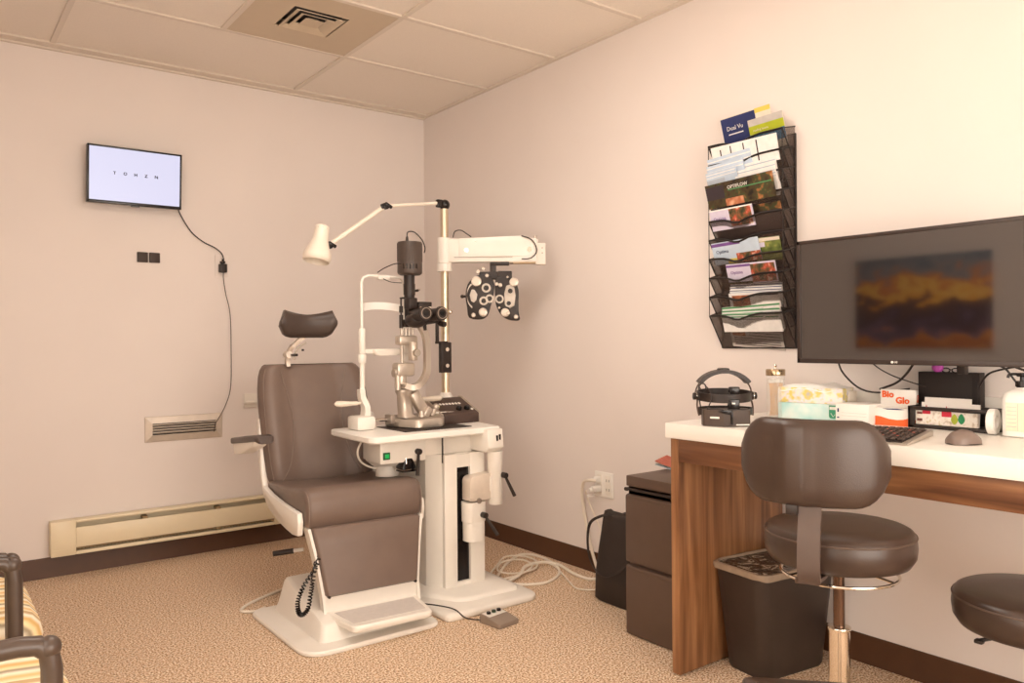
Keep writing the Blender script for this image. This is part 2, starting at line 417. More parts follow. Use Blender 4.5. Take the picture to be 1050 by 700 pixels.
# wall return grille
t = thing('wall_grille', (-1.51, 0, .69), 'white framed louvered air grille low on the wall above the heater', 'vent')
gx0, gx1, gz0, gz1 = -1.708, -1.309, .622, .755
b = MB(); fr = lambda i, y: [(gx0+i, y, gz0+i), (gx1-i, y, gz0+i), (gx1-i, y, gz1-i), (gx0+i, y, gz1-i)]
b.loft([fr(0, -.001), fr(0, -.006), fr(.004, -.009), fr(.036, -.020), fr(.036, -.001)], cap=False)
build(b, 'frame', mat('grille_aluminium', '#d9cdc0', .35, metal=.3), t, flat=True)
build(MB().box(gx0+.03, gx1-.03, -.003, -.001, gz0+.03, gz1-.03), 'duct', BLKP, t)
for k in range(4):
    z = gz0+.047+k*.0135
    l = MB(); l.obox(((gx0+gx1)/2, -.010, z), (gx1-gx0-.072, .014, .0035), Matrix.Rotation(math.radians(-30), 3, 'X'))
    build(l, 'louver', MATS['grille_aluminium'], t)

# wall screen (letter chart)
TX = math.radians(5)
t = thing('wall_screen', (-1.757, -.08, 1.99), 'small black flat screen showing a row of letters, high on the wall', 'screen')
xf = Matrix.Translation((-1.757, -.075, 1.989)) @ Matrix.Rotation(TX, 4, 'X')
SCRW = mat('lit_screen', '#101014', 0.25, emit='#e6e4ff', estr=0.66, var=0)
b = MB(xf); b.box(-.222, .222, -.012, .03, -.143, .143, .004); build(b, 'casing', BLKG, t)
b = MB(xf); b.box(-.213, .213, -.0128, -.0118, -.128, .134); build(b, 'display', SCRW, t)
b = MB(xf)
for a in ((-.222, .222, .134, .143), (-.222, .222, -.143, -.128), (-.222, -.213, -.143, .143), (.213, .222, -.143, .143)): b.box(a[0], a[1], -.018, -.011, a[2], a[3], .002)
b.box(-.02, .02, -.014, 0, -.149, -.143); build(b, 'bezel', BLKG, t)
INK = mat('black_ink', '#1c1c22', .6, var=0)
for k, ch in enumerate('TOHZN'):
    letters(ch, .022, tuple(xf @ Vector((-.098+.049*k, -.0132, .012))), (1, 0, 0), (0, math.sin(TX)*-1*0, 1), INK, 'letter', t, depth=.0003, bold=.0007)
b = MB(); b.box(-1.80, -1.71, -.05, -.001, 1.94, 2.04, .004); b.box(-1.775, -1.735, -.062, -.04, 1.96, 2.02, .003)
build(b, 'wall_bracket', BLKM, t)

# two dark blank plates
for k, x in enumerate((-1.711, -1.652)):
    b = MB(); b.box(x-.026, x+.026, -.012, -.001, 1.565, 1.618, .003)
    o = solo(b, 'switch_plate', mat('bronze_plate', '#3a2a22', .5), (x, 0, 1.59), ['left one of two square dark brown plates on the wall below the screen', 'right one of two square dark brown plates on the wall below the screen'][k], 'wall plate', 'dark square wall plates')
# upper outlet with black adaptor
t = thing('wall_outlet', (-1.305, 0, 1.57), 'white wall outlet plate behind the black adaptor, right of the screen', 'outlet')
b = MB(); b.box(-1.340, -1.268, -.006, -.0005, 1.508, 1.625, .002); build(b, 'cover_plate', WALL, t)
b = MB()
for z in (1.545, 1.590): b.box(-1.316, -1.292, -.008, -.005, z-.014, z+.014, .003)
build(b, 'socket', OFFW, t)
b = MB(); b.box(-1.325, -1.285, -.042, -.008, 1.528, 1.576, .005); b.box(-1.318, -1.292, -.035, -.01, 1.578, 1.592, .005); b.cyl((-1.305, -.03, 1.59), (-1.305, -.03, 1.602), .006)
solo(b, 'power_adaptor', BLKP, (-1.305, 0, 1.55), 'black plug adaptor in the outlet right of the wall screen', 'adaptor')
b = MB(); b.tube([(-1.545, -.05, 1.862), (-1.53, -.02, 1.84), (-1.50, -.012, 1.79), (-1.46, -.01, 1.735), (-1.40, -.01, 1.69), (-1.345, -.012, 1.665), (-1.31, -.018, 1.635), (-1.300, -.028, 1.60)], .0032, n=8, smooth=6)
solo(b, 'screen_power_cord', BLKP, (-1.42, 0, 1.7), 'short black cord from the wall screen down to the adaptor', 'cord')
b = MB(); b.tube([(-1.303, -.03, 1.528), (-1.300, -.02, 1.49), (-1.285, -.01, 1.41), (-1.262, -.008, 1.30), (-1.258, -.008, 1.1), (-1.262, -.008, .90), (-1.29, -.010, .80), (-1.335, -.024, .725), (-1.352, -.026, .70), (-1.360, -.024, .655)], .0021, n=8, smooth=6)
solo(b, 'thin_cord', mat('dark_grey_cord', '#4a3c34', .5), (-1.3, 0, 1.1), 'thin dark cord hanging from the adaptor down to the wall grille', 'cord')
# small white control box by the chair
t = thing('wall_switch', (-1.155, 0, .81), 'small white switch box on the wall behind the exam chair', 'switch')
b = MB(); b.box(-1.19, -1.118, -.012, -.0005, .775, .855, .003); b.box(-1.186, -1.115, -.03, -.012, .797, .812, .003)
build(b, 'switch_body', OFFW, t)
# ------------------------------------------------------------------ exam chair
CO = Vector((-1.180, -1.28, 0)); CXF = Matrix.Translation(CO) @ Matrix.Rotation(math.radians(-4), 4, 'Z')
ec = thing('exam_chair', (-1.2, -1.3, 0), 'taupe padded reclining exam chair on a white floor base with a footrest', 'exam chair')
# floor base
bb = MB()
out = lambda i, z: [(x, y, z) for x, y in roundpoly([(-1.555+i, -1.15-i), (-1.555+i, -1.765+i), (-.985-i, -1.765+i), (-.985-i, -1.15-i)], [.06, .10, .06, .06], 6)]
bb.loft([out(.004, 0), out(0, .004), out(0, .013), out(.005, .019)])
hump = lambda pts, r, z: [(x, y, z) for x, y in roundpoly(pts, r, 6)]
def wedge(i, j, k, r):
    return [(x, y, j + (k-j)*min(1, max(0, (y+1.66)/.42))) for x, y in roundpoly([(-1.468+i, -1.195-i*.6), (-1.468+i*.6, -1.692+i), (-1.03-i*.6, -1.692+i), (-1.03-i, -1.195-i*.6)], r, 6)]
bb.loft([wedge(0, .017, .017, .03), wedge(.012, .030, .050, .03), wedge(.034, .066, .138, .028), wedge(.042, .071, .150, .026), wedge(.056, .073, .153, .02)])
build(bb, 'floor_base', OFFW, ec, ang=28)
b = MB(); b.loft([[(x, y, z) for x, y in rrect(-1.22, -1.35, w, w, .04)] for z, w in ((.10, .10), (.30, .085), (.42, .10))]); build(b, 'lift_column', OFFW2, ec)
b = MB(CXF); b.box(-.19, .19, -.17, .22, .39, .44, .012); build(b, 'seat_frame', OFFW2, ec)
# seat cushion: profile lofted across x
def seat_ring(x, k):
    prof = [(.285, .475), (.29, .50), (.282, .522), (.22, .528), (.08, .534), (-.06, .545), (-.16, .558), (-.215, .557), (-.244, .542), (-.257, .51), (-.260, .46), (-.252, .412), (-.237, .403), (-.20, .41), (-.12, .42), (.05, .435), (.2, .452)]
    cy, cz = .0, .48
    dish = .012*(1-(x/.235)**2)
    return [(x, cy+(y-cy)*(1-k*.10), cz+(z-cz)*(1-k*.30) - (dish if z > .52 and y > -.15 else 0)) for y, z in prof]
rs = []
for i, (x, k) in enumerate([(-.252, 1.0), (-.250, .55), (-.242, .22), (-.228, .06), (-.19, 0), (-.12, 0), (-.06, 0), (0, 0), (.06, 0), (.12, 0), (.19, 0), (.228, .06), (.242, .22), (.250, .55), (.252, 1.0)]): rs.append(seat_ring(x, k))
b = MB(CXF); b.loft(rs); build(b, 'seat', LEATH, ec, ang=60)
for sx in (-1, 1):
    b = MB(CXF); b.tube([(sx*.243, y, z) for y, z in [(.25, .518), (.08, .524), (-.06, .536), (-.16, .549), (-.213, .548), (-.243, .532), (-.256, .50), (-.259, .45), (-.252, .415)]], .0026, n=6, smooth=4); build(b, 'seat_piping', PIPING, ec)
# backrest
Zs = [.495, .54, .62, .70, .78, .86, .93, .985, 1.015, 1.034, 1.040]
Ws = [.240, .255, .260, .262, .263, .262, .258, .250, .240, .225, .212]
Ts = [.05, .075, .088, .092, .092, .09, .085, .078, .068, .048, .016]
def yfront(z): return .245 + (z-.525)*.15
def back_ring(z, w, th):
    yf = yfront(z); front = []; back = []
    for i in range(17):
        sgn = -1 + i/8.0
        bol = max(0, min(1, (abs(sgn)-.50)/.22)); edge = max(0, (abs(sgn)-.80)/.20)
        y = yf + .014 - .026*bol + .04*edge**2.2 + (.092-th)*.3
        front.append((w*sgn, y, z))
    for i in range(9):
        sgn = 1 - i/4.0
        back.append((w*.97*sgn, yf + .02 + th*(1-.45*abs(sgn)**3), z))
    sh = .004 - .028*(z-.5)/.55
    return [(x+sh, y, zz) for x, y, zz in front + back]
b = MB(CXF); b.loft([back_ring(z, w, th) for z, w, th in zip(Zs, Ws, Ts)]); build(b, 'backrest', LEATH, ec, ang=60)
def on_back(s, z):
    w = 0
    for a in range(len(Zs)-1):
        if Zs[a] <= z <= Zs[a+1]:
            w = Ws[a] + (Ws[a+1]-Ws[a])*(z-Zs[a])/(Zs[a+1]-Zs[a]); th = Ts[a]+(Ts[a+1]-Ts[a])*(z-Zs[a])/(Zs[a+1]-Zs[a])
    bol = max(0, min(1, (abs(s)-.50)/.22)); edge = max(0, (abs(s)-.80)/.20)
    return (w*s + .004 - .028*(z-.5)/.55, yfront(z)+.014-.026*bol+.04*edge**2.2+(.092-th)*.3-.002, z)
b = MB(CXF)
for sg in (-1, 1):
    b.tube([on_back(sg*s, z) for s, z in [(.64, 1.01), (.58, .97), (.50, .90), (.45, .82), (.45, .74), (.50, .66), (.60, .58), (.80, .52)]], .0026, n=6, smooth=4)
    b.tube([on_back(sg*.93, z) for z in (1.02, .98, .9, .8, .7, .6, .52)], .0022, n=6, smooth=3)
build(b, 'backrest_piping', PIPING, ec)
b = MB(CXF); b.loft([[(x, y+z*.17-.02, z) for x, y in rrect(-.04, .265, w, .012, .01)] for z, w in ((.5, .19), (.75, .22), (.95, .19), (1.0, .15))]); build(b, 'back_shell', OFFW, ec)
# headrest
hr = MB(CXF); rings = []
for i in range(15):
    s = -1 + i/7.0; a = abs(s)
    x = -.068 + .129*s; yc = .285 - .035*a**2; zc = 1.217; top = .050 + .026*a**1.6 - (.016*max(0, (a-.86)/.14)**1.5); bot = -.056 + .03*max(0, (a-.60)/.40)**1.6
    if a > .99: top = .026; bot = -.005
    dp = .036 if a < .99 else .024
    ring = []
    for (yy, zz) in [(-1, -.45), (-1, .3), (-.75, .78), (-.2, 1.0), (.5, .96), (.95, .6), (1, 0), (.9, -.6), (.4, -.97), (-.4, -1.0), (-.85, -.8)]:
        ring.append((x, yc + yy*dp - (zz*.012), zc + (zz*top if zz > 0 else -zz*bot)))
    rings.append(ring)
hr.loft(rings); hd = build(hr, 'headrest', LEATHD, ec, ang=60)
b = MB(CXF @ Matrix.Translation((-.062, 0, 0)))
b.strap([(-.075, .335, 1.03), (-.078, .335, 1.06), (-.070, .325, 1.105), (-.045, .315, 1.135), (-.012, .305, 1.165)], .026, .018, (0, 1, 0), smooth=5)
b.cyl((-.078, .300, 1.085), (-.078, .352, 1.085), .016)
b.cyl((-.058, .300, 1.125), (-.058, .345, 1.125), .007); b.tube([(-.055, .31, 1.06), (-.04, .31, 1.11), (0, .30, 1.14)], .004, smooth=4)
build(b, 'headrest_bracket', SILV, ec)
b = MB(CXF @ Matrix.Translation((-.062, 0, 0))); b.obox((-.058, .292, 1.083), (.03, .012, .012), Matrix.Rotation(0, 3, 'Z'), .003); b.cyl((-.02, .296, 1.105), (-.02, .285, 1.105), .005); build(b, 'bracket_knob', BLKP, ec)
# white side shells
shell = [(-.215, .468), (-.225, .43), (-.215, .378), (-.15, .372), (-.06, .378), (.06, .392), (.18, .42), (.27, .475), (.33, .60), (.352, .74), (.355, .79), (.318, .80), (.298, .66), (.285, .56), (.262, .505), (.15, .486), (.0, .475)]
for sx in (-1, 1):
    b = MB(CXF); b.prism(shell, 'x', sx*.254, sx*.278, .006); build(b, 'side_shell', OFFW, ec)
# armrest on the left
b = MB(); b.loft([[(x, y, z) for x, z in rrect(-1.53, zc, w, h, .008)] for y, w, zc, h in ((-.955, .030, .712, .008), (-.965, .036, .713, .013), (-1.15, .037, .737, .014), (-1.26, .036, .750, .014), (-1.295, .034, .746, .014), (-1.305, .026, .738, .008))])
ap = build(b, 'arm_pad', LEATHD, ec)
b = MB(); b.prism([(-.97, .702), (-1.24, .737), (-1.22, .712), (-1.08, .668), (-.99, .655)], 'x', -1.560, -1.500, .005)
b.box(-1.505, -1.455, -1.06, -1.0, .675, .715, .006); build(b, 'arm_bracket', OFFW, ec)
# leg rest
def leg_ring(z):
    k = (.405-z)/(.405-.142); w = .232 - .037*k; y = -.252 - .045*k
    return [(x, yy, z) for x, yy in rrect(0, y, w, .024, .016, 4)]
b = MB(CXF); b.loft([[(x*.97, -.262+(y+.27)*.6, .412) for x, y, _ in leg_ring(.41)]] + [leg_ring(z) for z in (.404, .34, .27, .2, .155)] + [[(x*.97, -.295+(y+.295)*.6, .148) for x, y, _ in leg_ring(.15)]])
build(b, 'leg_pad', LEATH, ec, ang=60)
b = MB(CXF)
for sx in (-1, 1):
    b.loft([[(sx*(x0), y, z) for x0, y in ((w-.006, y0), (w+.006, y0), (w+.006, y1), (w-.006, y1))] for z, w, y0, y1 in ((.41, .243, -.258, -.195), (.30, .222, -.278, -.225), (.15, .202, -.30, -.262), (.075, .200, -.32, -.278))])
b.box(-.2, .2, -.278, -.262, .10, .36); b.loft([[(x, y, z) for x, y in ((-.198, y0), (.198, y0), (.198, y1), (-.198, y1))] for z, y0, y1 in ((.155, -.300, -.29), (.10, -.300, -.29), (.07, -.312, -.292))])
build(b, 'leg_rest_frame', OFFW, ec)
b = MB(CXF); fp = lambda i, z: [(x, y, z) for x, y in roundpoly([(-.197+i, -.292-i*0), (-.165+i, -.512+i), (.165-i, -.512+i), (.197-i, -.292)], [.002, .025, .025, .002], 4)]
b.loft([fp(.004, .062), fp(0, .068), fp(0, .082), fp(.004, .088)]); fo = build(b, 'footplate', OFFW, ec)
b = MB(CXF); b.loft([[(x, y, z) for x, y in ((-.168, -.325), (-.148, -.475), (.150, -.475), (.17, -.325))] for z in (.0875, .0895)])
for k in range(14):
    y = -.33-.0105*k; b.box(-.165+k*.0014, .167-k*.0014, y-.0028, y+.0005, .0893, .0906)
build(b, 'tread', GREY, ec)
for sx in (-1, 1): build(MB(CXF).cyl((sx*.185, -.302, .150), (sx*.185, -.318, .150), .006), 'hinge_bolt', BLKP, ec)
# lever and coiled cable
b = MB(); b.cyl((-1.33, -1.19, .246), (-1.375, -1.165, .241), .008); build(b, 'lever_arm', OFFW, ec)
b = MB(); b.tube([(-1.365, -1.168, .241), (-1.44, -1.125, .232)], .0115, n=12); build(b, 'lever_grip', BLKP, ec)
path = catmull([(-1.385, -1.50, .33), (-1.440, -1.58, .275), (-1.495, -1.60, .223), (-1.520, -1.60, .172), (-1.520, -1.60, .130), (-1.505, -1.60, .112), (-1.482, -1.60, .130), (-1.470, -1.60, .188), (-1.455, -1.59, .24), (-1.40, -1.50, .30)], 20)
hel = []
for i, p in enumerate(path):
    d = (path[min(i+1, len(path)-1)] - path[max(i-1, 0)]).normalized(); u = d.cross(Vector((0, 1, .3))).normalized(); w = d.cross(u)
    a = i*2*PI/4.0; hel.append(p + (u*math.cos(a)+w*math.sin(a))*.0075)
b = MB(); b.tube(hel, .0030, n=5, smooth=2); build(b, 'coiled_cable', BLKG, ec)
b = MB(); b.tube([(-1.48, -1.13, .010), (-1.50, -1.14, .010), (-1.53, -1.145, .008), (-1.57, -1.10, .006), (-1.535, -1.045, .006), (-1.47, -1.0, .006), (-1.38, -.95, .006), (-1.28, -.90, .006)], .0065, n=8, smooth=6)
solo(b, 'chair_cable', WHTR, (-1.45, -1.05, 0), 'cream cable looping on the carpet behind the exam chair base', 'cable')

# ------------------------------------------------------------------ instrument stand
st = thing('instrument_stand', (-.7, -1.35, 0), 'white instrument stand with slotted column, tabletop and tall metal pole', 'instrument stand')
b = MB(); fb = lambda i, z: [(x, y, z) for x, y in roundpoly([(-.955+i, -1.1-i), (-.955+i, -1.755+i), (-.475-i, -1.755+i), (-.455-i, -1.05-i)], [.05, .03, .06, .05], 5)]
b.loft([fb(.004, 0), fb(0, .005), fb(0, .022), fb(.008, .030)])
b.loft([[(x, y, z) for x, y in roundpoly([(-.93+i, -1.1), (-.94+i, -1.42+i), (-.82+i, -1.66+i), (-.50-i, -1.66+i), (-.50-i, -1.1)], [.05, .1, .1, .05, .05], 6)] for i, z in ((0, .029), (.004, .040), (.02, .046))])
build(b, 'floor_base', OFFW, st, ang=50)
colp = [(-.845, -1.08), (-.845, -1.405), (-.80, -1.474), (-.586, -1.474), (-.575, -1.45), (-.575, -1.08)]
b = MB(); b.prism(colp, 'z', .044, .635); build(b, 'column', OFFW, st, flat=True)
fy0, fy1 = -1.494, -1.473
b = MB(); b.box(-.80, -.735, fy0, fy1, .046, .635, .001); b.box(-.663, -.586, fy0, fy1, .046, .635, .001); b.box(-.736, -.662, fy0+.001, fy1, .575, .632)
b.box(-.736, -.662, fy0+.001, fy1, .046, .062)
build(b, 'front_cover', OFFW, st)
b = MB(); b.box(-.737, -.661, -1.4775, -1.4745, .06, .576); build(b, 'slot', BLKG, st, label='dark slot in the column front')
b = MB(); b.box(-.90, -.60, -1.44, -1.10, .634, .722, .004); build(b, 'table_support', OFFW2, st)
# table top
b = MB(); tt = lambda i, z: [(x, y, z) for x, y in roundpoly([(-1.180+i, -1.13-i), (-1.192+i, -1.565+i), (-.525-i, -1.545+i), (-.475-i, -1.16-i)], [.03, .045, .03, .03], 5)]
b.loft([tt(.006, .722), tt(0, .728), tt(0, .746), tt(.004, .750)]); build(b, 'tabletop', LAMIN, st)
# housing with green switch
b = MB(); b.prism([(-1.070, -1.24), (-1.093, -1.45), (-.868, -1.45), (-.868, -1.20)], 'z', .617, .7225, .006); build(b, 'switch_housing', OFFW, st)
b = MB(); b.box(-1.080, -1.048, -1.456, -1.449, .637, .668, .002); gs = build(b, 'switch_frame', GREEND, st)
b = MB(); b.box(-1.073, -1.055, -1.459, -1.455, .644, .661, .001); build(b, 'power_switch', GREEN, st, label='green power switch')
b = MB(); b.cyl((-.985, -1.32, .596), (-.985, -1.32, .618), .075, .10, n=40); b.cyl((-.985, -1.31, .545), (-.985, -1.31, .60), .052, n=32); build(b, 'swivel_drum', OFFW2, st)
b = MB(); b.tube([(-1.10, -1.30, .715), (-1.125, -1.30, .66), (-1.10, -1.29, .61), (-1.04, -1.30, .580), (-1.0, -1.33, .590)], .0045, smooth=6); build(b, 'cable_loop', IVORY, st)
# black instrument cradle with handle, and the clamp levers
b = MB(); b.loft([[(x, y, z) for x, y in rrect(-.955, -1.425, w, d, .006, 3)] for z, w, d in ((.575, .034, .033), (.595, .034, .033), (.637, .018, .024))])
b.cyl((-.952, -1.425, .63), (-.95, -1.425, .68), .005); cr = build(b, 'handle_cradle', BLKG, st)
b = MB(); b.box(-.992, -.918, -1.461, -1.390, .583, .5875); b.cyl((-.968, -1.452, .61), (-.968, -1.446, .64), .004); build(b, 'chrome_strip', CHRO, st)
def lever(p0, p1, parent, name='clamp_lever'):
    b = MB(); p0, p1 = Vector(p0), Vector(p1); b.cyl(p0+Vector((0, .02, 0)), p0+Vector((0, -.012, 0)), .013, bev=.002)
    b.tube([p0, p0+(p1-p0)*.5, p1], [.006, .0075, .0085], n=10); build(b, name, BLKP, parent)
lever((-.912, -1.462, .660), (-.935, -1.49, .562), st)
b = MB(); b.box(-.803, -.798, -1.482, -1.476, .60, .72); build(b, 'black_cord', BLKP, st)
# carriage with hood
b = MB(); b.prism(roundpoly([(-.705, .428), (-.705, .535), (-.565, .545), (-.565, .428)], [.004, .03, .01, .004], 5), 'y', -1.555, -1.49, .004); build(b, 'carriage_hood', mat('beige_plastic', '#dccdbd', .45), st)
b = MB(); b.loft([[(x, y, z) for x, y in rrect(-.662, -1.515, w, .04, .03)] for z, w in ((.245, .046), (.33, .047), (.332, .052), (.42, .053))]); build(b, 'carriage', OFFW, st)
b = MB(); b.cyl((-.66, -1.545, .427), (-.66, -1.562, .427), .012, n=24); build(b, 'carriage_cap', SILVD, st)  # grey disc put in for the shade on the hood's underside
lever((-.640, -1.572, .362), (-.590, -1.60, .272), st)
# swing cylinder at the right
b = MB(); b.lathe([(0, .400), (.030, .400), (.034, .406), (.034, .555), (.035, .557), (.035, .640), (0, .640)], (-.562, -1.545, 0)); build(b, 'swing_post', OFFW, st)
b = MB(); b.box(-.600, -.565, -1.56, -1.50, .46, .53, .006); build(b, 'post_link', OFFW2, st)
b = MB(); b.prism([(-1.30, .640), (-1.30, .743), (-1.575, .743), (-1.585, .66), (-1.56, .640)], 'x', -.625, -.540, .004); build(b, 'arm_elbow', OFFW, st)
b = MB()
for x, dz in ((-.575, 0), (-.560, .004)): b.box(x-.004, x+.004, -1.584, -1.575, .69+dz, .715+dz)
build(b, 'vent_slot', BLKG, st)
lever((-.540, -1.590, .532), (-.500, -1.61, .437), st)
# pole
PX, PY = -.549, -1.11
b = MB(); b.cyl((PX, PY, .04), (PX, PY, 1.80), .0205, n=28); build(b, 'pole', BRASS, st)
b = MB(); b.cyl((PX, PY, .85), (PX, PY, .885), .045, .024); build(b, 'pole_collar', OFFW, st)
b = MB(); b.lathe([(0, 1.487), (.036, 1.487), (.038, 1.492), (.038, 1.525), (.034, 1.528), (.036, 1.53), (.036, 1.652), (.033, 1.656), (0, 1.656)], (PX, PY, 0)); build(b, 'pole_sleeve', OFFW, st)
# black bracket on pole
b = MB(); b.box(-.600, -.540, -1.155, -1.128, .985, 1.135, .003); b.box(-.625, -.612, -1.155, -1.14, 1.13, 1.26, .002); b.box(-.625, -.56, -1.15, -1.138, 1.128, 1.14)
pb = build(b, 'holder_bracket', BLKP, st)
for z in (1.02, 1.10): build(MB().cyl((-.575, -1.155, z), (-.575, -1.172, z), .010), 'bracket_knob', CHRO, st)
build(MB().sph((-.532, -1.132, 1.285), .012), 'bracket_knob', CHRO, st)
# refractor arm, pointing to the right
A = math.radians(-37); ax = Vector((math.cos(A), math.sin(A), 0)); AXF = Matrix.Translation((PX, PY, 0)) @ Matrix.Rotation(A, 4, 'Z')
b = MB(AXF); b.box(.02, .46, -.028, .028, 1.532, 1.650, .006); b.prism([(.075, 1.650), (.39, 1.662), (.45, 1.640), (.45, 1.56), (.075, 1.556)], 'y', -.032, .032, .004); build(b, 'arm_housing', OFFW, st)
b = MB(AXF); b.box(.455, .505, -.024, .024, 1.518, 1.625, .004); b.box(.45, .468, -.02, .02, 1.625, 1.645, .003); build(b, 'arm_end_block', OFFW2, st)
b = MB(AXF); b.box(.05, .34, -.0335, -.031, 1.5545, 1.557); b.cyl((.488, -.024, 1.60), (.488, -.027, 1.60), .003); b.cyl((.488, -.024, 1.575), (.488, -.027, 1.575), .003); build(b, 'arm_seam', SILVD, st)
b = MB(AXF); b.cyl((.112, -.032, 1.59), (.112, -.040, 1.59), .012); b.cyl((.425, -.030, 1.592), (.425, -.040, 1.592), .012); b.cyl((.155, -.032, 1.632), (.155, -.034, 1.632), .003); b.cyl((.455, 0, 1.645), (.455, 0, 1.665), .008); build(b, 'arm_screw', CHRO, st)
b = MB(AXF); b.tube([(.045, -.02, 1.655), (.055, -.022, 1.685), (.085, -.025, 1.69), (.115, -.022, 1.672), (.135, -.018, 1.658)], .0028, smooth=5)
b.tube([(.385, -.034, 1.660), (.43, -.038, 1.643), (.455, -.04, 1.61), (.458, -.04, 1.575), (.43, -.038, 1.548), (.385, -.036, 1.545)], .0028, smooth=5); build(b, 'arm_cable', BLKP, st)
b = MB(AXF); b.cyl((.29, 0, 1.533), (.46, 0, 1.533), .011); build(b, 'support_rod', BRASS, st)

# lamp on the pole
lp = thing('exam_lamp', (PX, PY, 1.80), 'cream adjustable exam lamp on a jointed arm at the top of the pole', 'lamp')
b = MB(); b.sph((PX+.004, PY, 1.822), .026); b.cyl((PX, PY, 1.80), (PX, PY, 1.82), .018); b.box(PX-.045, PX-.01, PY-.012, PY+.012, 1.805, 1.845, .006); build(b, 'pole_joint', BLKG, lp)
J = Vector((-.880, -1.11, 1.782)); K = Vector((-1.155, -1.11, 1.585))
b = MB(); b.cyl((PX-.03, PY, 1.827), J+Vector((.012, 0, .003)), .0085); b.cyl(J, K, .0115); build(b, 'lamp_arm', IVORY, lp)
def wing(c, parent):
    b = MB(); c = Vector(c); b.cyl(c+Vector((0, .016, 0)), c+Vector((0, -.020, 0)), .016, bev=.003); b.obox(c+Vector((.012, -.014, .004)), (.042, .014, .016), Matrix.Rotation(.5, 3, 'Y'), .005); b.obox(c+Vector((-.012, -.012, .0)), (.03, .014, .024), Matrix.Rotation(-.4, 3, 'Y'), .005); build(b, 'elbow_joint', BLKG, parent)
wing(J, lp); wing(K+Vector((-.012, -.0, -.008)), lp)
ld = Vector((.26, -.18, -.95)).normalized() * -1
hd0 = Vector((-1.235, -1.13, 1.500)); axis = Vector((.24, .10, 1)).normalized()
Rl = Vector((0, 0, 1)).rotation_difference(axis).to_matrix()
b = MB(); b.lathe([(.0, .172), (.020, .172), (.030, .167), (.033, .155), (.034, .115), (.037, .10), (.048, .065), (.060, .040), (.063, .020), (.060, .004), (.056, .0), (.053, .004), (.054, .025), (.034, .08), (.0, .085)], hd0, R=Rl, n=36)
shd = build(b, 'lamp_shade', IVORY, lp, ang=60)
b = MB()
for a in range(10):
    q = Rl @ Vector((.0305*math.cos(a*2*PI/10), .0305*math.sin(a*2*PI/10), .153)); b.sph(hd0+q, .003, n=8)
build(b, 'vent_hole', BLKP, shd)

# ------------------------------------------------------------------ phoropter
ph = thing('phoropter', (-.358, -1.254, 1.50), 'black and silver phoropter lens instrument hanging from the white arm', 'phoropter')
PXF = Matrix.Translation((-.353, -1.258, 1.384)) @ Matrix.Rotation(A, 4, 'Z') @ Matrix.Diagonal((1.04, 1, 1.03, 1))
b = MB(PXF); b.box(-.018, .012, -.016, .016, .085, .165, .004); b.box(-.015, .075, -.020, .016, .128, .158, .005); b.box(-.002, .095, -.010, .010, .135, .15); build(b, 'hanger', BLKP, ph)
b = MB(PXF); b.box(-.07, .085, -.020, .020, .060, .098, .006); b.box(.02, .088, -.026, .02, .035, .100, .005); b.box(-.06, -.005, -.024, .018, .03, .07, .005); build(b, 'bridge', BLKP, ph)
lo = [(-.055, .085), (-.095, .070), (-.125, .035), (-.135, -.02), (-.128, -.075), (-.118, -.125), (-.06, -.132), (-.030, -.112), (-.018, -.075), (-.004, -.02), (.002, .04), (-.02, .08)]
ro = [(.010, .06), (.006, -.02), (.012, -.07), (.035, -.112), (.07, -.135), (.122, -.138), (.118, -.10), (.118, -.045), (.118, .01), (.10, .05), (.06, .07)]
for o_, nm in ((lo, 'left_lens_housing'), (ro, 'right_lens_housing')):
    b = MB(PXF); b.prism([tuple(v) for v in catmull([(x, z, 0) for x, z in o_], 3, True) and [(q.x, q.y) for q in catmull([(x, z, 0) for x, z in o_], 3, True)]], 'y', -.028, .028, .004); build(b, 'lens_housing', BLKP, ph)
RINGM = mat('ring_enamel', '#cfc4b8', .35)
def ring(x, z, ro_, ri, y=-.028, d=.010, m0=RINGM, nm='lens_ring', inner=LENS):
    b = MB(PXF); R = Matrix.Rotation(PI/2, 3, 'X')
    b.lathe([(ri, 0), (ro_, 0), (ro_, d), (ro_-.001, d+.001), (ri+.001, d+.001), (ri, d), (ri, 0)], (x, y, z), n=28, R=R); o = build(b, nm, m0, ph)
    b = MB(PXF); b.cyl((x, y+.001, z), (x, y-d*.45, z), ri-.0006, n=24); build(b, 'lens', inner, o)
DIALM = mat('dial_aluminium', '#c2b6a9', .3, metal=.6, var=.03)
def dial(x, z, r, y=-.028, d=.016, m0=DIALM):
    b = MB(PXF); b.cyl((x, y, z), (x, y-d, z), r, r*.94, n=24, bev=.0015); b.cyl((x, y-d, z), (x, y-d-.003, z), r*.55, n=20); o = build(b, 'dial', m0, ph)
    b = MB(PXF)
    for k in range(14):
        a = k*2*PI/14; b.cyl((x+r*.78*math.cos(a), y-d, z+r*.78*math.sin(a)), (x+r*.78*math.cos(a), y-d-.0008, z+r*.78*math.sin(a)), .0009, n=6)
    build(b, 'dial_mark', SILVD, o)
dial(-.083, .050, .0255); ring(-.036, .018, .022, .013); ring(-.048, -.044, .021, .012, y=-.031); ring(-.020, -.034, .020, .012, y=-.036)
ring(.027, -.036, .021, .013); ring(.079, .002, .019, .012, y=-.032); ring(.071, -.057, .019, .011, y=-.034)
dial(-.052, -.099, .0215); dial(.054, -.101, .0215); dial(.096, .045, .022); dial(-.098, -.112, .011, d=.01); dial(.105, -.122, .011, d=.01); dial(.014, .036, .009); dial(.031, .031, .010); dial(-.075, .098, .010, y=-.015); dial(-.05, .112, .009, y=-.01)
